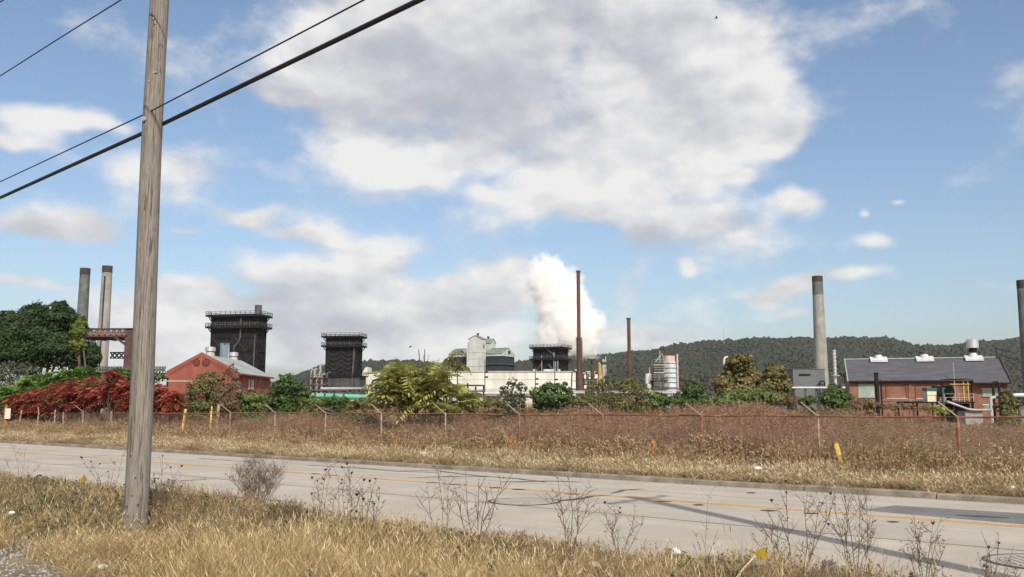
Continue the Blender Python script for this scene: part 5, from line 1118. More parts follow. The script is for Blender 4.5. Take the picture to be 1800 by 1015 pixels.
def bush(name, label, cat, px, D, lobes_px, n, size, mat_, g, aspect=0.6, group=None, trunk=True, tight=0.30, sub=10, base_z=None, stems=5, bark=m_bark):
    """lobes in photo pixels (x, y, rx, ry) at distance D, each with real depth"""
    b = ground_pt(px, D); b.z = base_z if base_z is not None else gxy(b.x, b.y); t = thing(name, label, cat, b, group)
    k = D/F; lob = []
    for (x, y, rx_, ry_) in lobes_px:
        dz = g.normal()*rx_*k*0.35; c = P(x, y, D + dz); lob.append((c.x - b.x, c.y - b.y, c.z - b.z, rx_*k, rx_*k*0.85, ry_*k))
    if cat == 'shrub':          # shrubs are leafy down to the ground
        for l in list(lob):
            if l[2] > l[5]*1.1: lob.append((l[0], l[1], l[2]*0.45, l[3]*0.95, l[4]*0.95, max(l[5]*0.7, l[2]*0.4)))
    c, nr, tt_ = crown_pts(lob, int(n*(1.7 if cat == 'shrub' else 1.2)), g, int(sub*1.6), tight*0.82); keep = c[:, 2] > 0.05; c, nr, tt_ = c[keep], nr[keep], tt_[keep]
    V, Q = leaves(c, nr, size, aspect, g)
    rnd = np.clip(np.repeat(0.45 + tt_ + g.normal(size=len(c))*0.2, 4), 0, 1)
    mesh_obj('crown', np_mesh('crown', V, Q, rnd), mat_, t)
    if trunk:
        mb = MB(); top = max(l[2] for l in lob)
        for l in lob[:stems+3]:
            e = Vector(l[:3]) + b; f0 = b + Vector((g.normal()*0.12, g.normal()*0.12, -0.1)); r = 0.012*top + 0.02
            mid = f0.lerp(e, 0.5) + Vector((g.normal()*0.15, g.normal()*0.15, 0.1*top))
            mb.rings([(f0, r), (f0.lerp(mid, 0.6), r*0.8), (mid, r*0.65), (mid.lerp(e, 0.6), r*0.4), (e, r*0.15)], 6)
            for q in range(3):
                d = Vector(unit(g.normal(size=3)))*l[3]*0.9; d.z = abs(d.z); a_ = mid.lerp(e, 0.3 + 0.5*g.random()); mb.rings([(a_, r*0.4), (a_ + d*0.5, r*0.25), (a_ + d, r*0.08)], 5)
        mb.build('trunk', bark, t, fix=False)
    return t
def fronds(tips, dirs, length, pairs, ll, lw, g, droop=0.5):
    """pinnate leaves: a bent midrib with paired leaflets"""
    V, Q, R = [], [], []
    for p, d in zip(tips, dirs):
        L = length*(0.6 + 0.7*g.random()); d = unit(d); col = np.clip(0.5 + g.normal()*0.24, 0, 1)
        side = unit(np.cross(d, np.array([0, 0, 1.0]) + 0.2*g.normal(size=3))); up = np.cross(side, d)
        dr = droop*(0.5 + g.random())
        prev = p
        for k in range(pairs):
            f = (k + 1)/pairs; q = p + d*L*f - np.array([0, 0, dr*L*f*f]); ta = unit(q - prev); prev = q
            sz = ll*(0.55 + 0.9*math.sin(math.pi*min(0.95, 0.15 + f*0.75)))
            for sg in ((-1, 1) if k < pairs - 1 else (0,)):
                ax = unit(side*sg + ta*0.35 - np.array([0, 0, 0.35]) + 0.12*g.normal(size=3)) if sg else ta
                wv = unit(np.cross(ax, up))*lw*0.5
                i = len(V); V += [q, q + ax*sz*0.4 + wv, q + ax*sz, q + ax*sz*0.4 - wv]; R += [float(np.clip(col + g.normal()*0.08, 0, 1))]*4; Q.append((i, i+1, i+2, i+3))
        i = len(V); e = p + d*L - np.array([0, 0, dr*L]); w = side*0.012; m_ = p + d*L*0.5 - np.array([0, 0, dr*L*0.25])
        V += [p - w, p + w, m_ + w, m_ - w, e + w*0.5, e - w*0.5]; R += [0.1]*6; Q += [(i, i+1, i+2, i+3), (i+3, i+2, i+4, i+5)]
    return V, Q, R
def frond_shrub(name, label, cat, px, D, lobes_px, tips_n, per, length, mat_, g, pairs=8, ll=0.16, lw=0.06, group=None, droop=0.5, up=0.5):
    b = ground_pt(px, D); b.z = gxy(b.x, b.y); t = thing(name, label, cat, b, group); k = D/F
    lob = np.array([(x, y, a, c) for (x, y, a, c) in lobes_px], float); ar = lob[:, 2]*lob[:, 3]; V, Q, R = [], [], []; mb = MB()
    for i in range(tips_n):
        l = lob[g.choice(len(lob), p=ar/ar.sum())]
        a = g.random()*2*np.pi; rr = math.sqrt(g.random()); x = l[0] + l[2]*rr*math.cos(a); y = l[1] + l[3]*rr*math.sin(a)
        c = P(x, y, D + g.normal()*l[2]*k*0.55)
        if c.z < b.z + 0.3: continue
        tip = np.array([c.x - b.x, c.y - b.y, c.z - b.z]); n = max(3, int(per*(0.7 + 0.6*g.random())))
        ph = g.random()*6.28; ds = [np.array([math.cos(ph + 6.28*q/n), math.sin(ph + 6.28*q/n), up + 0.35*g.normal()]) for q in range(n)]
        v, q_, r = fronds([tip + np.array([0, 0, -0.25*length*g.random()]) for _ in range(n)], ds, length, pairs, ll, lw, g, droop); o = len(V)
        V += v; Q += [tuple(z + o for z in f) for f in q_]; R += r
        if i % 2 == 0:
            T = Vector(tip) + b; f0 = b + Vector(((T.x - b.x)*0.35 + g.normal()*0.1, (T.y - b.y)*0.35 + g.normal()*0.1, -0.05)); mid = f0.lerp(T, 0.55) + Vector((g.normal()*0.08, g.normal()*0.08, 0.1)); r0 = 0.010 + 0.008*(T.z - b.z)
            mb.rings([(f0, r0), (mid, r0*0.7), (T, r0*0.35)], 5)
    mesh_obj('foliage', np_mesh('foliage', np.array(V), np.array(Q), R), mat_, t)
    mb.build('stems', m_stem, t, fix=False)
    return t
g = np.random.default_rng(21)
# big dark tree at far left and its neighbours
bush('green_tree', 'large dark green tree at the left edge in front of the twin chimneys', 'tree', 60, 84, [(20, 590, 44, 34), (62, 566, 36, 30), (100, 560, 30, 26), (125, 580, 28, 30), (40, 625, 50, 28), (100, 615, 44, 34), (140, 628, 30, 24), (-20, 610, 45, 45), (80, 590, 40, 36), (15, 560, 20, 14), (108, 540, 12, 10), (62, 542, 12, 9)], 36000, 0.27, LM['oak'], g, sub=26, tight=0.34, stems=9)
bush('green_tree', 'slim yellow-green tree against the right side of the large dark tree', 'tree', 148, 80, [(138, 585, 13, 18), (142, 568, 9, 12), (136, 608, 14, 14)], 3600, 0.22, LM['oaky'], g, sub=12, tight=0.38)
bush('green_tree', 'drooping dark branches of a tree right of the large dark tree', 'tree', 158, 82, [(152, 615, 20, 14), (160, 630, 18, 14), (148, 645, 20, 12)], 5500, 0.24, LM['oak'], g, sub=14, tight=0.36)
bush('grey_shrub', 'grey-olive shrub at the left edge under the large dark tree', 'shrub', 25, 76, [(18, 655, 26, 18), (45, 652, 22, 16), (0, 668, 22, 16), (60, 665, 16, 12)], 3600, 0.17, LM['grey'], g, sub=12)
for k, (x, y, rx_, ry_, lab) in enumerate([(18, 688, 20, 14, 'green sumac clump at the left edge above the red sumac'), (62, 672, 24, 12, 'green sumac clump second from the left edge'), (105, 664, 24, 12, 'green sumac clump below the large dark tree'), (148, 656, 22, 12, 'yellow-tipped green sumac clump left of the trestle'), (216, 660, 12, 11, 'small round green sumac left of the wooden pole')]):
    frond_shrub('green_sumac', lab, 'shrub', x, 72, [(x, y, rx_, ry_), (x, y + 14, rx_, ry_)], 44, 7, 0.75, LM['sumg'], g, 7, 0.26, 0.10, 'green sumac behind the red sumac')
for k, (x, y, rx_, ry_, D, lab) in enumerate([(34, 712, 22, 20, 68, 'red sumac bush furthest left'), (66, 704, 24, 24, 67, 'red sumac bush second from left'), (100, 698, 26, 26, 65, 'red sumac bush third from left'), (132, 692, 24, 26, 63, 'red sumac bush under the green sumac with yellow tips'),
        (165, 688, 24, 28, 62, 'tall red sumac bush left of the small green one'), (200, 680, 20, 30, 60, 'tallest pinkish-red sumac bush left of the wooden pole'), (222, 690, 14, 22, 59, 'red and green sumac right against the wooden pole'), (276, 698, 18, 22, 56, 'red sumac bush right of the wooden pole'), (304, 704, 14, 16, 55, 'small red sumac bush below the red gabled building')]):
    frond_shrub('red_sumac', lab, 'shrub', x, D, [(x, y, rx_, ry_), (x, y + 12, rx_*0.9, ry_*0.7)], 75, 6, 0.50, LM['sumr'], g, 7, 0.17, 0.075, 'red sumac along the old fence', 0.55)
bush('green_shrub', 'rounded green sapling right of the wooden pole before the trestle', 'shrub', 276, 70, [(278, 664, 14, 9), (262, 662, 9, 8)], 1200, 0.2, LM['mid'], g)
bush('olive_shrub', 'broad olive shrub in front of the red gabled building', 'shrub', 365, 57, [(350, 690, 24, 22), (368, 672, 22, 20), (330, 706, 20, 18), (382, 700, 24, 22), (352, 716, 26, 16)], 5200, 0.13, LM['olive'], g, sub=16, tight=0.33)
bush('dry_shrub', 'thin brown dead-topped shrub at the corner of the red gabled building', 'shrub', 402, 55, [(400, 668, 12, 18), (408, 654, 10, 14), (394, 690, 14, 18), (414, 684, 12, 20), (405, 712, 22, 14)], 2100, 0.11, LM['dry'], g, sub=14)
bush('green_shrub', 'bright green low shrub under the windows of the red gabled building', 'shrub', 440, 56, [(432, 702, 20, 12), (452, 700, 16, 12), (444, 716, 26, 10)], 3000, 0.15, LM['bright'], g, sub=14)
bush('green_shrub', 'tall green shrub covered in vines right of the red gabled building', 'shrub', 508, 60, [(505, 680, 22, 22), (488, 690, 18, 18), (526, 692, 20, 18), (500, 706, 30, 16), (538, 702, 14, 16), (478, 708, 16, 12)], 6000, 0.15, LM['mid'], g, sub=18)
bush('olive_shrub', 'low yellow-olive shrub between the vine-covered shrub and the green pipe', 'shrub', 555, 54, [(545, 710, 18, 10), (565, 708, 16, 9), (590, 712, 18, 8), (615, 716, 16, 6)], 3200, 0.12, LM['bright'], g, sub=12)
# the large yellow-green ailanthus in the middle
frond_shrub('ailanthus_shrub', 'large yellow-green feathery shrub in the centre behind the fence', 'shrub', 752, 44, [(712, 668, 32, 20), (752, 672, 34, 22), (792, 696, 26, 16), (690, 692, 20, 22), (735, 702, 34, 16), (818, 708, 16, 12), (700, 654, 18, 8), (760, 720, 50, 10), (680, 712, 16, 12), (745, 652, 20, 8)], 74, 6, 1.15, LM['ail'], g, 9, 0.32, 0.11, None, 0.42, 0.55)
frond_shrub('ailanthus_shrub', 'tall thin yellow-green sprig sticking up in front of the left bin house', 'shrub', 800, 43.5, [(797, 618, 10, 4), (789, 626, 4, 10), (808, 640, 8, 8), (782, 648, 8, 10)], 9, 5, 0.42, LM['ail'], g, 7, 0.18, 0.07, None, 0.8, 0.4)
bush('pale_shrub', 'thin pale grey-green shrub in front of the long cream building', 'shrub', 905, 50, [(900, 676, 10, 12), (888, 690, 12, 12), (916, 684, 10, 14), (905, 702, 22, 12)], 1100, 0.15, LM['grey'], g, sub=14, tight=0.25)
bush('green_shrub', 'dense mid-green shrub left of the tallest rust stack', 'shrub', 968, 52, [(945, 692, 16, 12), (965, 685, 16, 14), (988, 686, 16, 14), (970, 702, 30, 12), (1000, 700, 10, 12)], 3600, 0.17, LM['mid'], g, sub=14)
bush('olive_shrub', 'wispy olive shrub right of the tallest rust stack', 'shrub', 1060, 52, [(1050, 682, 18, 18), (1072, 678, 18, 18), (1040, 700, 20, 16), (1075, 704, 26, 14)], 4200, 0.10, LM['olive'], g, sub=16, tight=0.4)
bush('olive_shrub', 'wispy green-olive shrub below the shorter rust stack', 'shrub', 1112, 50, [(1105, 684, 20, 20), (1125, 690, 16, 18), (1110, 706, 26, 14), (1095, 712, 20, 12)], 4200, 0.11, LM['olive'], g, sub=16, tight=0.4)
bush('green_shrub', 'small bright green shrub at the foot of the banded tank', 'shrub', 1155, 54, [(1150, 698, 14, 10), (1166, 702, 10, 9), (1150, 712, 18, 8)], 1900, 0.17, LM['bright'], g, sub=12)
bush('green_shrub', 'rounded dark green shrub right of the banded tank', 'shrub', 1218, 58, [(1218, 686, 20, 15), (1205, 698, 20, 12), (1236, 698, 16, 12), (1220, 706, 30, 8)], 4200, 0.17, LM['mid'], g, sub=16, aspect=0.4)
bush('olive_tree', 'large rounded tan-olive tree below the hook-shaped pipe', 'tree', 1300, 74, [(1300, 650, 28, 26), (1275, 676, 20, 24), (1318, 672, 28, 26), (1298, 690, 36, 18), (1302, 636, 18, 14)], 6000, 0.24, LM['tan'], g, 0.8, sub=18, tight=0.30)
bush('olive_tree', 'smaller rounded tan tree touching the right side of the large one', 'tree', 1364, 73, [(1362, 660, 20, 20), (1374, 680, 18, 18), (1352, 682, 20, 20), (1366, 700, 22, 12)], 3600, 0.25, LM['tan'], g, 0.85, sub=16, tight=0.30)
bush('green_shrub', 'bright green spiky shrub in front of the large rounded tree', 'shrub', 1300, 60, [(1285, 700, 22, 12), (1312, 698, 22, 12), (1270, 708, 16, 8), (1300, 710, 30, 6)], 3000, 0.26, LM['bright'], g, 0.28, sub=16)
bush('green_shrub', 'green shrub in front of the smaller rounded tree', 'shrub', 1345, 60, [(1340, 694, 18, 12), (1352, 702, 18, 10)], 1700, 0.24, LM['bright'], g, 0.35, sub=12)
bush('green_shrub', 'sparse green sapling left of the dense one before the grey shed', 'shrub', 1424, 50, [(1424, 704, 12, 8), (1412, 708, 8, 6)], 520, 0.24, LM['mid'], g, 0.35, sub=8)
bush('green_shrub', 'dense green shrub left of the brick building', 'shrub', 1468, 54, [(1468, 688, 16, 14), (1455, 700, 16, 10), (1484, 700, 16, 12), (1466, 708, 26, 8)], 3600, 0.17, LM['mid'], g, sub=14)
bush('olive_shrub', 'brownish olive bush at the right end of the brick building', 'shrub', 1770, 46, [(1768, 700, 14, 14), (1780, 712, 14, 12), (1762, 716, 14, 10), (1775, 690, 8, 8)], 1900, 0.13, LM['olive'], g, sub=12)
frond_shrub('ailanthus_shrub', 'low yellow-green seedlings in front of the steel platform', 'shrub', 1642, 44, [(1640, 716, 22, 5), (1655, 718, 12, 5)], 9, 5, 0.42, LM['ail'], g, 6, 0.16, 0.06, None, 0.5, 0.4)
bush('dry_shrub', 'low russet-brown shrub in front of the brick building panels', 'shrub', 1585, 50, [(1570, 716, 24, 6), (1610, 718, 22, 6), (1660, 722, 14, 6)], 1500, 0.10, LM['dry'], g, sub=10)
for (px_, y_, D_, mt_, lab) in [(592, 706, 50, 'mid', 'low mid-green shrub in front of the green pipe'), (638, 710, 47, 'olive', 'low olive shrub left of the big yellow-green shrub'), (868, 708, 46, 'olive', 'low olive shrub right of the big yellow-green shrub'),
        (1022, 706, 49, 'olive', 'low olive shrub at the foot of the tallest rust stack'), (1182, 706, 52, 'mid', 'low green shrub right below the banded tank'), (1256, 706, 55, 'bright', 'low bright green shrub left of the large rounded tree'),
        (1398, 706, 56, 'dry', 'low brown shrub at the foot of the smaller rounded tree'), (1520, 712, 50, 'dry', 'low russet shrub in front of the left end of the brick building')]:
    bush('low_shrub', lab, 'shrub', px_, D_, [(px_, y_, 22, 9), (px_ - 16, y_ + 4, 14, 7), (px_ + 17, y_ + 3, 14, 7)], 1700, 0.13, LM[mt_], g, sub=12)
for px, y0, y1, lab in ((736, 614, 665, 'leaning bare dead trunk above the yellow-green shrub'), (746.5, 614, 660, 'upright bare dead trunk above the yellow-green shrub')):
    D = 60; a, c = P(px + (6 if px < 740 else 0), y1 + 30, D), P(px, y0, D); b = Vector((a.x, D, 0)); t = thing('dead_tree', lab, 'tree', b)
    MB().rings([(b, 0.10), (a, 0.07), (c, 0.025)], 6).build('trunk', m_bark, t); MB().bar(a.lerp(c, 0.5), a.lerp(c, 0.8) + Vector((0.3, 0, 0.2)), 0.03).build('branch', m_bark, t)

# ------------------------------------------------------------------ weeds and grass
m_wred = leafmat('dry_weed_russet', [(0.0, (0.20, 0.105, 0.068)), (0.5, (0.36, 0.195, 0.125)), (0.85, (0.50, 0.31, 0.20)), (1.0, (0.60, 0.46, 0.32))], ((0.36, 0.25, 0.12), 0.16, 0.54, 0.68), 0.35)
m_wbrn = leafmat('dry_weed_brown', [(0.0, (0.19, 0.125, 0.070)), (0.5, (0.36, 0.25, 0.14)), (1.0, (0.58, 0.46, 0.28))], ((0.22, 0.18, 0.08), 0.2, 0.54, 0.68), 0.35)
m_wdk = leafmat('dead_weed_grey', [(0.0, (0.05, 0.036, 0.030)), (0.6, (0.105, 0.078, 0.062)), (1.0, (0.20, 0.16, 0.125))], None, 0.15)
m_gol = leafmat('goldenrod', [(0.0, (0.13, 0.085, 0.03)), (0.6, (0.28, 0.17, 0.03)), (1.0, (0.42, 0.27, 0.04))], None, 0.2)
m_straw = leafmat('straw_grass', [(0.0, (0.26, 0.1813, 0.0828)), (0.5, (0.47, 0.343, 0.1656)), (0.85, (0.6, 0.4704, 0.2576)), (1.0, (0.7, 0.588, 0.368))], ((0.30, 0.21, 0.10), 0.35, 0.55, 0.72), 0.3)
m_verge = leafmat('verge_grass', [(0.0, (0.27, 0.195, 0.105)), (0.5, (0.46, 0.35, 0.20)), (1.0, (0.66, 0.55, 0.36))], ((0.27, 0.18, 0.09), 0.3, 0.52, 0.70), 0.3)
m_olv = leafmat('olive_dry_grass', [(0.0, (0.096, 0.084, 0.0416)), (0.4, (0.176, 0.1512, 0.076)), (0.8, (0.304, 0.2604, 0.144)), (1.0, (0.416, 0.3696, 0.224))], ((0.15, 0.14, 0.065), 0.9, 0.50, 0.68), 0.3)
m_rus = leafmat('rusty_dry_grass', [(0.0, (0.1368, 0.07072, 0.0322)), (0.5, (0.2737, 0.1556, 0.069)), (1.0, (0.4301, 0.2923, 0.1472))], None, 0.3)
m_grn = leafmat('dull_green_weed', [(0.0, (0.085, 0.082, 0.042)), (0.6, (0.16, 0.15, 0.08)), (1.0, (0.27, 0.25, 0.145))], None, 0.3)
g = np.random.default_rng(33)
def px_of(x, y): return 900 + F*x/(y*math.cos(PITCH) - 0*y)*math.cos(PITCH)
# field of russet weeds behind the fence
N = 12500; sx = g.uniform(-22, 75, N); tx = T_FENCE + 0.12 + 26*g.random(N)**1.6; x = RD[0]*sx + RN[0]*tx; y = RD[1]*sx + RN[1]*tx
px = 900 + F*x/np.maximum(y, 1); k = (y > 8) & (px > -120) & (px < 1930); x, y, sx, tx, px = x[k], y[k], sx[k], tx[k], px[k]; n = len(x)
hx = np.interp(px, [0, 300, 420, 1000, 1300, 1380, 1480, 1600, 1800], [0.92, 0.98, 1.0, 0.98, 0.98, 0.92, 0.80, 0.66, 0.58])*(0.80 + 0.36*g.random(n))
hx *= np.interp(tx - T_FENCE, [0, 2, 6, 14, 26], [0.52, 0.62, 0.80, 1.02, 1.12])*(0.82 + 0.36*(0.5 + 0.5*np.sin(x*0.9 + 2*np.sin(y*0.5))*np.sin(y*0.7)))
brown = np.interp(px, [0, 300, 900, 1300, 1420, 1600, 1800], [0.75, 0.55, 0.25, 0.18, 0.35, 0.65, 0.85])
idx = np.where(g.random(n) < brown, 4 + g.integers(0, 3, n), g.integers(0, 4, n)); idx = np.where(g.random(n) < 0.10, 7, idx); idx = np.where((g.random(n) < 0.12) & (np.abs(px - 1210) < 80) & (tx < T_FENCE + 3), 8, idx)
tanp = (np.sin(x*0.55 + 1.5*np.sin(y*0.31))*np.sin(y*0.43 + 0.5*x) > 0.25) | (tx < T_FENCE + 1.5)
idx = np.where(tanp & (g.random(n) < 0.45), 9 + g.integers(0, 2, n), idx); idx = np.where(g.random(n) < 0.05, 11, idx)
pr = [(weeds(30, 0.55, 1.2, 1.95, 0.014, g, 7, 26, 0.075, 0.024), m_wred) for _ in range(4)] + [(weeds(30, 0.55, 1.0, 1.9, 0.014, g, 6, 18, 0.09, 0.022), m_wbrn) for _ in range(3)] + [(weeds(24, 0.5, 1.0, 1.7, 0.016, g, 7, 14, 0.08, 0.03), m_wdk), (weeds(12, 0.5, 0.9, 1.35, 0.016, g, 6, 22, 0.08, 0.05), m_gol), (blades(60, 0.5, 0.7, 1.6, 0.016, 0.35, 0.4, g, 0.6, 0.035, 0.14, 0.3), m_verge), (blades(60, 0.5, 0.7, 1.7, 0.016, 0.3, 0.4, g, 0.6, 0.035, 0.14, 0.3), m_rus), (weeds(22, 0.5, 0.7, 1.3, 0.014, g, 6, 30, 0.09, 0.04), m_grn)]
tag(scatter('russet_weeds', np.stack([x, y, gh(sx, tx) - 0.05], 1), np.stack([g.normal(size=n)*0.06, g.normal(size=n)*0.06, g.random(n)*6.28], 1), np.stack([np.ones(n)*1.0, np.ones(n)*1.0, hx], 1), idx, pr),
    'tall russet dead weeds standing behind the chain-link fence', 'weeds', kind='stuff')
# straw verge between kerb and fence
N = 11000; sx = g.uniform(-16, 70, N); tx = T_FAR + 0.35 + (T_FENCE + 0.3 - T_FAR - 0.35)*g.random(N); x = RD[0]*sx + RN[0]*tx; y = RD[1]*sx + RN[1]*tx; px = 900 + F*x/np.maximum(y, 1)
k = (y > 8) & (px > -100) & (px < 1900); x, y, sx, tx, px = x[k], y[k], sx[k], tx[k], px[k]; n = len(x)
f = (tx - T_FAR)/(T_FENCE - T_FAR); cl = 0.5 + 0.5*np.sin(sx*1.7 + 2*np.sin(tx*1.3))*np.sin(tx*2.1 + sx*0.4)
hs = (0.45 + 0.75*np.clip(f, 0, 1)**1.5)*(0.6 + 0.5*cl + 0.3*g.random(n))
idx = np.where(g.random(n) < np.clip(f*1.5 - 0.75, 0.04, 0.7), 4 + g.integers(0, 2, n), g.integers(0, 4, n))
pr = [(blades(46, 0.22, 0.16, 0.50, 0.016, 0.75, 0.7, g, 0.25, 0.03, 0.10, 0.6), m_verge) for _ in range(4)] + [(blades(40, 0.25, 0.25, 0.75, 0.016, 0.5, 0.5, g, 0.3, 0.03, 0.10, 0.4), m_rus), (weeds(10, 0.25, 0.4, 0.8, 0.014, g, 5, 12, 0.07, 0.03), m_wbrn)]
tag(scatter('verge_grass', np.stack([x, y, gh(sx, tx) - 0.02], 1), np.stack([g.normal(size=n)*0.12, g.normal(size=n)*0.12, g.random(n)*6.28], 1), np.stack([np.ones(n)]*2 + [hs], 1), idx, pr),
    'straw-coloured dry grass on the verge between kerb and fence', 'grass', kind='stuff')
# foreground bank
def bank(N, ymin=8.0):
    x = g.uniform(-26, 13, N); y = g.uniform(ymin, 40, N); s_, t_ = RD[0]*x + RD[1]*y, RN[0]*x + RN[1]*y; px = 900 + F*x/y
    k = (t_ < T_NEAR + 0.05) & (px > -160) & (px < 1960) & (g.random(N) < np.interp(y, [6, 12, 20, 40], [1, 1, 0.8, 0.5])); return x[k], y[k], s_[k], t_[k], px[k]
def pix_y(x, y, z): # photo row of a point
    dy = y*math.cos(PITCH) + (z - CAMZ)*math.sin(PITCH); dz = (z - CAMZ)*math.cos(PITCH) - y*math.sin(PITCH); return 507.5 - F*dz/dy
gv = G(40, 1010, 0.29)
x, y, sx, tx, px = bank(60000); n = len(x)
zg = gh(sx, tx); py = pix_y(x, y, zg + 0.12)
gravel_k = (px < 190 - (1015 - py)*1.9) & (py > 950)
pool = 0.5 + 0.5*np.sin(0.9*x + 1.3*np.sin(0.7*y))*np.cos(0.8*y - 0.5*x + 1)
straw = np.clip((py - np.interp(px, [0, 200, 420, 620, 760, 900, 1100, 1500, 1800], [935, 935, 968, 945, 955, 998, 1030, 1080, 1100]))/50 + 0.5, 0.10, 0.95)
edge = np.clip((tx - (T_NEAR - 1.6))/1.6, 0, 1)
u = g.random(n); idx = np.where(u < straw, g.integers(0, 4, n), np.where(g.random(n) < 0.34 + 0.30*edge, 7 + g.integers(0, 2, n), 4 + g.integers(0, 3, n)))
grn_patch = ((np.abs(px - 600) < 110) | (np.abs(px - 790) < 80) | (np.abs(px - 1230) < 70) | (np.abs(px - 120) < 60)) & (u > straw)
idx = np.where((grn_patch & (g.random(n) < 0.30)) | ((u > straw) & (g.random(n) < 0.05)), 9, idx)
hs = np.where(idx < 4, 0.78 + 0.5*g.random(n), 0.60 + 0.55*g.random(n))*(1 - 0.35*edge)*(0.8 + 0.4*pool)*np.interp(px, [0, 300, 900, 1200, 1500, 1800], [1.05, 1.0, 0.95, 1.05, 1.25, 1.3])
hs *= 0.82*(1 + 0.45*np.exp(-((px - 400)/140)**2)*(py < 945))
bare = (np.sin(1.9*x + 2*np.sin(1.1*y))*np.sin(1.6*y + 0.8*x) > 0.72) & (g.random(n) < 0.75)
keep = ~gravel_k & ~bare & ~(np.hypot(x - pb.x, y - pb.y) < 0.22); hs *= np.where((px < 330) & (py > 935), 0.62, 1.0)
x, y, zg, idx, hs = x[keep], y[keep], zg[keep], idx[keep], hs[keep]; n = len(x)
pr = [(blades(46, 0.15, 0.16, 0.55, 0.0046, 0.42, 0.5, g, 0.3, 0.010, 0.07, 0.5), m_straw) for _ in range(4)] + \
     [(blades(44, 0.16, 0.08, 0.38, 0.005, 0.85, 0.8, g, 0.3, 0.010, 0.05, 0.7), m_olv) for _ in range(3)] + [(blades(40, 0.16, 0.08, 0.42, 0.005, 0.7, 0.7, g, 0.35, 0.012, 0.05, 0.7), m_rus), (weeds(7, 0.16, 0.2, 0.5, 0.006, g, 5, 14, 0.035, 0.014, 0.5), m_wbrn), (weeds(8, 0.18, 0.18, 0.42, 0.006, g, 5, 22, 0.045, 0.016, 0.5, 0.1), m_grn)]
tag(scatter('bank_grass', np.stack([x, y, zg - 0.02], 1), np.stack([g.normal(size=n)*0.10, g.normal(size=n)*0.10, g.random(n)*6.28], 1), np.stack([np.ones(n)]*2 + [hs], 1), idx, pr),
    'dry yellow and olive grass covering the near bank', 'grass', kind='stuff')
# gravel corner
m_grav = pmat('gravel_stone', [(0.3, (0.16, 0.155, 0.145)), (0.5, (0.28, 0.27, 0.25)), (0.75, (0.42, 0.40, 0.37))], 9, 0.9)
def stone(g_, sub=1):
    import bmesh
    b = bmesh.new(); bmesh.ops.create_icosphere(b, subdivisions=sub, radius=1.0); V = np.array([v.co[:] for v in b.verts]); Fc = np.array([[v.index for v in f.verts] for f in b.faces]); b.free()
    return np_mesh('stone', V*(1 + g_.normal(size=(len(V), 1))*0.16)*np.array([1, 0.8, 0.6]), Fc)
N = 16000; x = g.uniform(-8, -1.0, N); y = g.uniform(7.0, 13, N); px = 900 + F*x/y; sx, tx = RD[0]*x + RD[1]*y, RN[0]*x + RN[1]*y; zg = gh(sx, tx); py = pix_y(x, y, zg)
k = (px > -150) & (px < 260 - (1015 - py)*2.0 + 40*g.normal(size=N)) & (py > 940); x, y, zg = x[k], y[k], zg[k]; n = len(x)
tag(scatter('gravel', np.stack([x, y, zg + 0.004], 1), g.random((n, 3))*6.28, (0.008 + 0.022*g.random(n)**2.5)[:, None]*np.ones(3), g.integers(0, 3, n), [(stone(g), m_grav) for _ in range(3)]), 'loose grey gravel in the near left corner', 'gravel', kind='stuff')
# debris along the kerb gutter
N = 1500; sx = g.uniform(-10, 45, N); tx = T_FAR - 0.02 - np.abs(g.normal(size=N))*0.12; x = RD[0]*sx + RN[0]*tx; y = RD[1]*sx + RN[1]*tx
tag(scatter('gutter_grit', np.stack([x, y, np.full(N, 0.006)], 1), g.random((N, 3))*6.28, (0.006 + 0.02*g.random(N)**3)[:, None]*np.ones(3), g.integers(0, 2, N), [(stone(g), m_grav) for _ in range(2)]), 'grit and crumbs in the gutter along the far kerb', 'grit', kind='stuff')

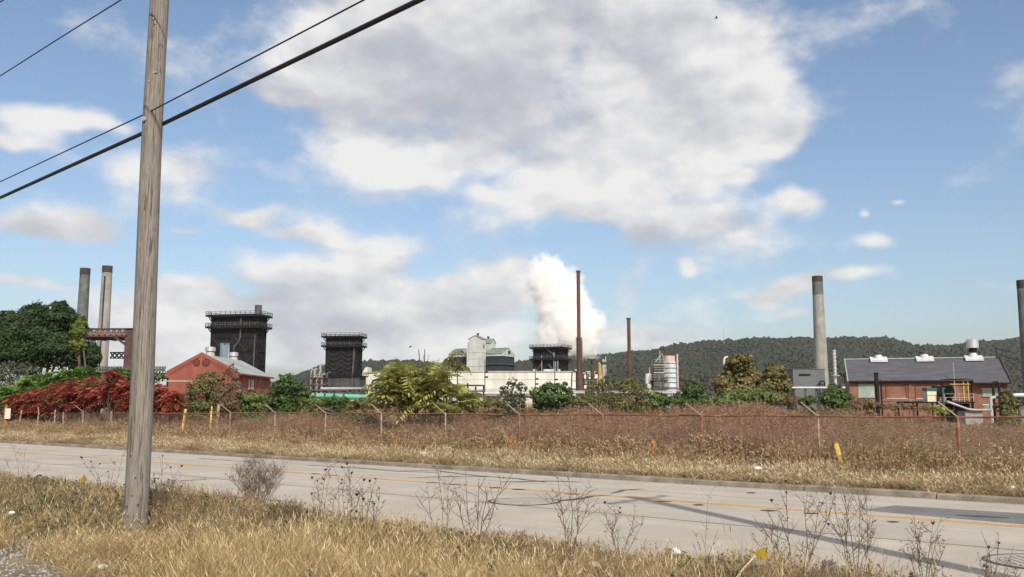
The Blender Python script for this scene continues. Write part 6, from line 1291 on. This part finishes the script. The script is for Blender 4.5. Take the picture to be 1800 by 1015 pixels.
# ------------------------------------------------------------------ single weeds on the near bank
m_dstem = pmat('dead_stem', two((0.135, 0.095, 0.065)), 8, 0.9)
m_dhead = leafmat('dead_seed_head', [(0.0, (0.055, 0.026, 0.020)), (1.0, (0.13, 0.06, 0.042))], None, 0.1)
m_dleaf = leafmat('dead_small_leaf', [(0.0, (0.06, 0.05, 0.028)), (1.0, (0.19, 0.15, 0.08))], None, 0.2)
def on_bank(px, py):
    z_ = 0.25
    for _ in range(6): q = G(px, py, z_); z_ = gxy(q.x, q.y)
    return Vector((q.x, q.y, z_))
def weed(name, label, px, py_base, tops, g, heads=0, bush_n=0, leaf=40, r=0.0045, group=None, spread=0.10, ll=0.035):
    """a dead plant: stems from the base up to photo positions, side twigs, leaves, cupped seed heads"""
    b = on_bank(px, py_base); t = thing(name, label, 'weed', b, group); mb = MB(); tips = []; nodes = []
    for (x, y) in tops:
        e = P(x, y, b.y + g.normal()*0.12); f0 = b + Vector((g.normal()*0.02, g.normal()*0.02, -0.03)); mid = f0.lerp(e, 0.5) + Vector((g.normal()*spread*0.5, g.normal()*0.03, 0.02))
        mb.rings([(f0, r), (f0.lerp(mid, 0.55), r*0.9), (mid, r*0.8), (mid.lerp(e, 0.5), r*0.6), (e, r*0.35)], 5); tips.append(e)
        Hh = (e - f0).length
        for q in range(4 + bush_n):
            f = 0.3 + 0.65*g.random(); a = f0.lerp(mid, f*2) if f < 0.5 else mid.lerp(e, f*2 - 1)
            d = Vector((g.normal()*0.7, g.normal()*0.5, 0.6 + 0.6*g.random())).normalized()*Hh*(0.12 + 0.22*g.random())
            mb.rings([(a, r*0.6), (a + d*0.55 + Vector((0, 0, -0.01)), r*0.45), (a + d, r*0.22)], 4); nodes.append((a, d)); tips.append(a + d) if q < 2 else None
            for _ in range(bush_n//2):
                d2 = Vector((g.normal(), g.normal()*0.6, 0.5 + g.random())).normalized()*Hh*0.13; a2 = a + d*(0.3 + 0.6*g.random()); mb.rings([(a2, r*0.35), (a2 + d2, r*0.15)], 3); nodes.append((a2, d2))
    mb.build('stems', m_dstem, t, fix=False)
    V, Q, R = [], [], []
    for _ in range(leaf):
        a, d = nodes[g.integers(len(nodes))]; p = a + d*g.random() - b; diamond(V, Q, R, np.array(p), np.array([g.normal(), g.normal(), g.normal()*0.5]), ll*(0.5 + g.random()), ll*0.4, g.random(), g)
    if V: mesh_obj('dry_leaves', np_mesh('dry_leaves', np.array(V), np.array(Q), R), m_dleaf, t)
    for q in range(heads):
        e = tips[q % len(tips)]; s_ = 0.016 + 0.012*g.random(); c = MB(); n = 9; V = []; Fc = []
        for k_ in range(n):
            a = 2*math.pi*k_/n; V += [e + Vector((0.004*math.cos(a), 0.004*math.sin(a), -s_*0.6)), e + Vector((s_*0.75*math.cos(a), s_*0.75*math.sin(a), s_*0.15)), e + Vector((s_*math.cos(a + 0.2)*0.8, s_*math.sin(a + 0.2)*0.8, s_*(0.75 + 0.3*g.random())))]
        for k_ in range(n): k2 = (k_ + 1) % n; Fc += [(3*k_, 3*k2, 3*k2+1, 3*k_+1), (3*k_+1, 3*k2+1, 3*k_+2)]
        Fc.append(tuple(3*k_ + 1 for k_ in range(n)))
        c.add(V, Fc).build('seed_head', m_dhead, t, fix=False)
    return t
g = np.random.default_rng(55)
weed('dead_shrub', 'bushy brown dead shrub standing at the road edge, right of the wooden pole', 452, 905, [(x, 802 + abs(x - 452)*0.5 + g.random()*16) for x in np.linspace(404, 500, 26)], g, 4, 10, 160, 0.0038, spread=0.06)
weed('dead_shrub', 'low brown twiggy clump overlapping the road edge, left of the bushy dead shrub', 395, 915, [(x, 862 + abs(x - 390)*0.3 + g.random()*14) for x in np.linspace(350, 430, 18)], g, 5, 8, 200, 0.0036, spread=0.05)
weed('dead_shrub', 'low dark twiggy clump against the right side of the wooden pole', 300, 918, [(x, 850 + abs(x - 300)*0.4 + g.random()*16) for x in np.linspace(258, 345, 18)], g, 6, 8, 220, 0.0036, spread=0.05)
weed('dead_shrub', 'low brown twiggy clump right of the bushy dead shrub', 520, 935, [(x, 880 + abs(x - 515)*0.3 + g.random()*12) for x in np.linspace(475, 560, 18)], g, 4, 8, 200, 0.0036, spread=0.05)
weed('dead_weed', 'tall dark dead weed with cupped seed heads, leftmost of the central clump', 566, 960, [(558, 845), (572, 826), (548, 868), (580, 830), (590, 868)], g, 7, 2, 90)
weed('dead_weed', 'tallest dark dead weed of the central clump with small heads up the stem', 612, 955, [(610, 816), (618, 832), (600, 850), (596, 833), (628, 858)], g, 7, 2, 80)
weed('dead_weed', 'leaning dead weed with flat dark heads at the right of the central clump', 645, 965, [(660, 842), (650, 846), (640, 844), (668, 872), (636, 862)], g, 7, 2, 70)
weed('dead_weed', 'low many-headed dead weed hugging the foot of the wooden pole on its right', 285, 905, [(272, 842), (286, 802), (300, 822), (310, 842), (262, 850), (322, 850)], g, 9, 2, 60)
weed('dead_weed', 'dead weed with dark cup heads just left of the wooden pole', 190, 880, [(160, 812), (142, 804), (202, 814), (172, 828), (216, 797), (190, 836)], g, 8, 1, 40)
weed('dead_weed', 'sparse dead weed at the left edge of the road, with two fine sprays', 34, 850, [(22, 782), (44, 790), (8, 802), (72, 818)], g, 0, 3, 40)
weed('bare_weed', 'bare twiggy spray left of the manhole cover', 780, 965, [(768, 820), (788, 835), (750, 848), (800, 846), (730, 868)], g, 0, 3, 60)
weed('bare_weed', 'wide bare branching weed in front of the manhole cover', 835, 985, [(818, 818), (842, 838), (880, 850), (858, 860), (800, 856), (890, 848)], g, 0, 2, 30, 0.006)
weed('bare_weed', 'tall straight bare stem with small side twigs, right of the manhole cover', 998, 1000, [(994, 800), (978, 826), (1012, 856), (966, 870), (1038, 880)], g, 0, 4, 60, 0.005)
weed('bare_weed', 'fine branching weed rising before the shadow stripe, centre right', 1090, 990, [(1090, 893), (1060, 895), (1116, 912), (1130, 920), (1070, 915)], g, 3, 4, 60)
weed('bare_weed', 'single thin reed right of centre crossing the yellow line', 1236, 995, [(1245, 862), (1262, 932), (1222, 935)], g, 0, 1, 12, 0.003)
weed('bare_weed', 'dense twiggy dead bush behind the yellow marker flag', 1405, 1040, [(1382, 866), (1340, 925), (1412, 872), (1440, 880), (1366, 918), (1460, 900), (1320, 945)], g, 3, 5, 110, 0.0055)
weed('bare_weed', 'tall twiggy weed at the road edge, right of the marker flag', 1505, 1050, [(1460, 868), (1482, 862), (1512, 868), (1524, 890), (1492, 880), (1540, 930), (1450, 900)], g, 2, 5, 100, 0.005)
weed('bare_weed', 'reddish-brown twiggy weed crossing the shadow stripe at right', 1630, 1055, [(1640, 920), (1608, 930), (1618, 945), (1662, 960), (1648, 940), (1596, 965)], g, 2, 5, 110, 0.005)
weed('bare_weed', 'low bent weed with dark buds at the right edge', 1745, 1070, [(1756, 955), (1738, 962), (1772, 985), (1790, 1000), (1720, 990)], g, 4, 3, 50)

# ------------------------------------------------------------------ litter, marker flags, birds
m_paper = pmat('crumpled_white_paper', two((0.70, 0.68, 0.64), 0.1), 10, 0.8)
m_flag = leafmat('yellow_flag_film', [(0.0, (0.42, 0.30, 0.02)), (1.0, (0.42, 0.30, 0.02))], ((0.32, 0.22, 0.01), 30, 0.5, 0.6), 0.35)
m_wirew = pmat('pale_flag_wire', two((0.62, 0.52, 0.42), 0.1), 10, 0.6)
def scrap(name, label, c, r, mat_, g, cat='litter', flat=0.6):
    import bmesh
    b = bmesh.new(); bmesh.ops.create_icosphere(b, subdivisions=2, radius=1.0); V = np.array([v.co[:] for v in b.verts]); Fc = np.array([[v.index for v in f.verts] for f in b.faces]); b.free()
    V = V*(1 + g.normal(size=(len(V), 1))*0.22)*np.array([1.2, 0.8, flat])*r
    o = mesh_obj(name, np_mesh(name, V, Fc), mat_, None, c); return tag(o, label, cat)
def verge_pt(px, t_, z_): u = ray(px, 800); uu = u.x/u.y; y_ = t_/(uu*RN[0] + RN[1]); return Vector((uu*y_, y_, z_))
scrap('paper_scrap', 'white plastic scrap lying in the verge grass at right centre', verge_pt(1331, 23.4, 0.36), 0.10, m_paper, g)
scrap('paper_scrap', 'pale crumpled bag in the verge grass below the yellow-green shrub', verge_pt(744, 23.6, 0.33), 0.12, m_paper, g)
scrap('paper_scrap', 'tiny white scrap in the verge grass at the right edge', verge_pt(1776, 22.6, 0.26), 0.06, m_paper, g)
scrap('paper_scrap', 'white scrap caught in the grass at the left edge', on_bank(18, 925) + Vector((0, 0, 0.22)), 0.05, m_paper, g)
scrap('paper_scrap', 'white cup-like scrap in the near grass, left of the marker flag', on_bank(1189, 1000) + Vector((0, 0, 0.2)), 0.055, m_paper, g, flat=0.9)
scrap('paper_scrap', 'small pale scrap at the bottom of the view, centre', on_bank(1042, 1020) + Vector((0, 0, 0.16)), 0.045, m_paper, g)
scrap('paper_scrap', 'white scrap at the bottom edge, near the gravel', on_bank(178, 1013) + Vector((0, 0, 0.08)), 0.05, m_paper, g)
m_rock = pmat('grey_purple_rock', [(0.3, (0.13, 0.12, 0.13)), (0.7, (0.30, 0.28, 0.29))], 12, 0.85, bump=0.5, bscale=30)
scrap('rock', 'angular grey rock at the bottom edge, right of the marker flag', on_bank(1465, 1030) + Vector((0, 0, 0.14)), 0.13, m_rock, g, 'rock', 0.8)
scrap('rock', 'flat mauve stone in the grass near the gravel', on_bank(152, 992) + Vector((0, 0, 0.06)), 0.07, m_rock, g, 'rock', 0.4)
def marker_flag(label, px0, py0, px1, py1, fl, D_off=0.0):
    b = on_bank(px0, py0); t = thing('marker_flag', label, 'marker flag', b, 'utility marker flags'); D = b.y
    e = P(px1, py1, D); m_ = P(px0*0.45 + px1*0.55, py0*0.35 + py1*0.65, D)
    MB().rings([(b + Vector((0, 0, -0.05)), 0.008), (b.lerp(m_, 0.5) + Vector((-0.01, 0, 0.02)), 0.008), (m_, 0.008), (e, 0.007)], 6).build('wire', m_wirew, t, smooth=True)
    V = []; nx, ny = 5, 4; (ax, ay), (bx_, by_), (cx, cy_), (dx, dy_) = fl
    for i in range(nx):
        for j in range(ny):
            f, h = i/(nx-1), j/(ny-1); x_ = (ax*(1-f) + bx_*f)*(1-h) + (dx*(1-f) + cx*f)*h; y_ = (ay*(1-f) + by_*f)*(1-h) + (dy_*(1-f) + cy_*f)*h
            V.append(P(x_, y_, D - 0.01 + 0.012*math.sin(f*7 + h*2)*h))
    Fc = [(i*ny+j, i*ny+j+1, (i+1)*ny+j+1, (i+1)*ny+j) for i in range(nx-1) for j in range(ny-1)]
    V2 = [v + Vector((0, 0.0012, 0)) for v in V]; m = len(V)
    MB().add(V + V2, Fc + [tuple(q + m for q in reversed(f)) for f in Fc]).build('flag', m_flag, t, fix=False, smooth=True)
marker_flag('yellow marker flag on a bent pale wire at the bottom right', 1262, 1075, 1342, 961, [(1326, 972), (1342, 961), (1350, 981), (1334, 985)])
marker_flag('small yellow marker flag in the grass left of the wooden pole', 118, 866, 150, 834, [(138, 845), (149, 834), (153, 845), (143, 852)])
m_bird = pmat('dark_bird', two((0.03, 0.03, 0.03)), 5, 0.8)
for px, py, D, lab, sl in ((721.5, 610, 160, 'small dark bird flying above the yellow-green shrub', 0.9), (1259, 32, 120, 'tiny dark bird high in the cloud near the top', 0.3)):
    c = P(px, py, D); mb = MB(); mb.rings([(c + Vector((-0.26, 0, -0.16*sl)), 0.02), (c + Vector((-0.08, 0, -0.05*sl)), 0.085), (c + Vector((0.1, 0, 0.06*sl)), 0.09), (c + Vector((0.22, 0, 0.14*sl)), 0.05), (c + Vector((0.28, 0, 0.17*sl)), 0.01)], 8)
    for sg in (-1, 1): mb.add([c + Vector((0.1, 0, 0.06)), c + Vector((-0.06, 0, -0.03)), c + Vector((-0.16, sg*0.45, 0.12)), c + Vector((0.05, sg*0.32, 0.14)), c + Vector((0.02, sg*0.1, 0.03))], [(0, 3, 2, 1), (0, 1, 4)])
    mb.build('bird', m_bird, None, loc=c, label=lab, cat='bird')

# ------------------------------------------------------------------ steam from the tower
def steam(name, label, box_lo, box_hi, blobs, D, dens, nscale, thr, seed):
    lo, hi = box_lo, box_hi
    m = bpy.data.materials.new(name); m.use_nodes = True; nt = m.node_tree; nt.nodes.clear()
    pos = nd(nt, 'ShaderNodeNewGeometry').outputs['Position']
    w = noise(nt, pos, nscale*0.8, 3, 0.55).outputs['Color']
    off = vmth(nt, 'SCALE', vmth(nt, 'SUBTRACT', w, (0.5, 0.5, 0.5))); off.node.inputs['Scale'].default_value = 5.0
    vp = vmth(nt, 'ADD', pos, off); tot = None
    for (px, py, r, wgt) in blobs:
        c = P(px, py, D); k = F/D
        d = vmth(nt, 'SCALE', vmth(nt, 'SUBTRACT', vp, (c.x, c.y, c.z))); d.node.inputs['Scale'].default_value = k/r
        q = mth(nt, 'MULTIPLY', mth(nt, 'EXPONENT', mth(nt, 'MULTIPLY', vmth(nt, 'DOT_PRODUCT', d, d), -1.0)), wgt)
        tot = q if tot is None else mth(nt, 'ADD', tot, q)
    n1 = noise(nt, pos, nscale, 8, 0.62, 0.4).outputs['Fac']
    dd = mth(nt, 'SUBTRACT', mth(nt, 'ADD', tot, mth(nt, 'MULTIPLY', mth(nt, 'SUBTRACT', n1, 0.5), 1.9)), thr)
    mr_ = nd(nt, 'ShaderNodeMapRange', interpolation_type='SMOOTHSTEP'); nt.links.new(dd, mr_.inputs[0]); mr_.inputs[1].default_value = 0; mr_.inputs[2].default_value = 0.6; mr_.inputs[3].default_value = 0; mr_.inputs[4].default_value = dens
    pv = nd(nt, 'ShaderNodeVolumePrincipled'); pv.inputs['Color'].default_value = (1, 1, 1, 1); pv.inputs['Anisotropy'].default_value = -0.1
    nt.links.new(mr_.outputs[0], pv.inputs['Density']); o_ = nd(nt, 'ShaderNodeOutputMaterial'); nt.links.new(pv.outputs[0], o_.inputs['Volume'])
    c0 = (Vector(lo) + Vector(hi))/2
    o = MB().box(lo[0], hi[0], lo[1], hi[1], lo[2], hi[2]).build(name, m, None, loc=c0)
    return tag(o, label, 'steam', kind='stuff')
D = 366
a, b = P(905, 655, D), P(1120, 425, D)
steam('steam_plume', 'billowing bright white steam rising from the black tower', (a.x, D - 16, hz_(664, D)), (b.x, D + 16, b.z),
      [(965, 602, 28, 1.1), (995, 585, 34, 1.2), (1020, 600, 26, 1.0), (975, 548, 36, 1.0), (1022, 562, 30, 0.95), (950, 505, 30, 0.8), (985, 490, 36, 0.85), (950, 470, 32, 0.6), (1030, 585, 24, 0.75), (1012, 522, 26, 0.7), (1035, 620, 24, 0.5), (1060, 560, 24, 0.36), (1085, 520, 24, 0.34)], D, 0.5, 0.26, 0.42, 1)

# ------------------------------------------------------------------ summer haze in the air
hb = thing_haze = MB().box(-2600, 2600, -60, 2700, -1.5, 190).build('haze', None or bpy.data.materials.new('haze_air'), None, kind='stuff')
hm = hb.data.materials[0]; hm.use_nodes = True; hm.node_tree.nodes.clear()
hv = nd(hm.node_tree, 'ShaderNodeVolumePrincipled'); hv.inputs['Color'].default_value = (0.80, 0.88, 1.0, 1); hv.inputs['Density'].default_value = 0.000045; hv.inputs['Anisotropy'].default_value = 0.0
ho = nd(hm.node_tree, 'ShaderNodeOutputMaterial'); hm.node_tree.links.new(hv.outputs[0], ho.inputs['Volume'])
tag(hb, 'faint pale haze filling the air over the valley', 'haze')
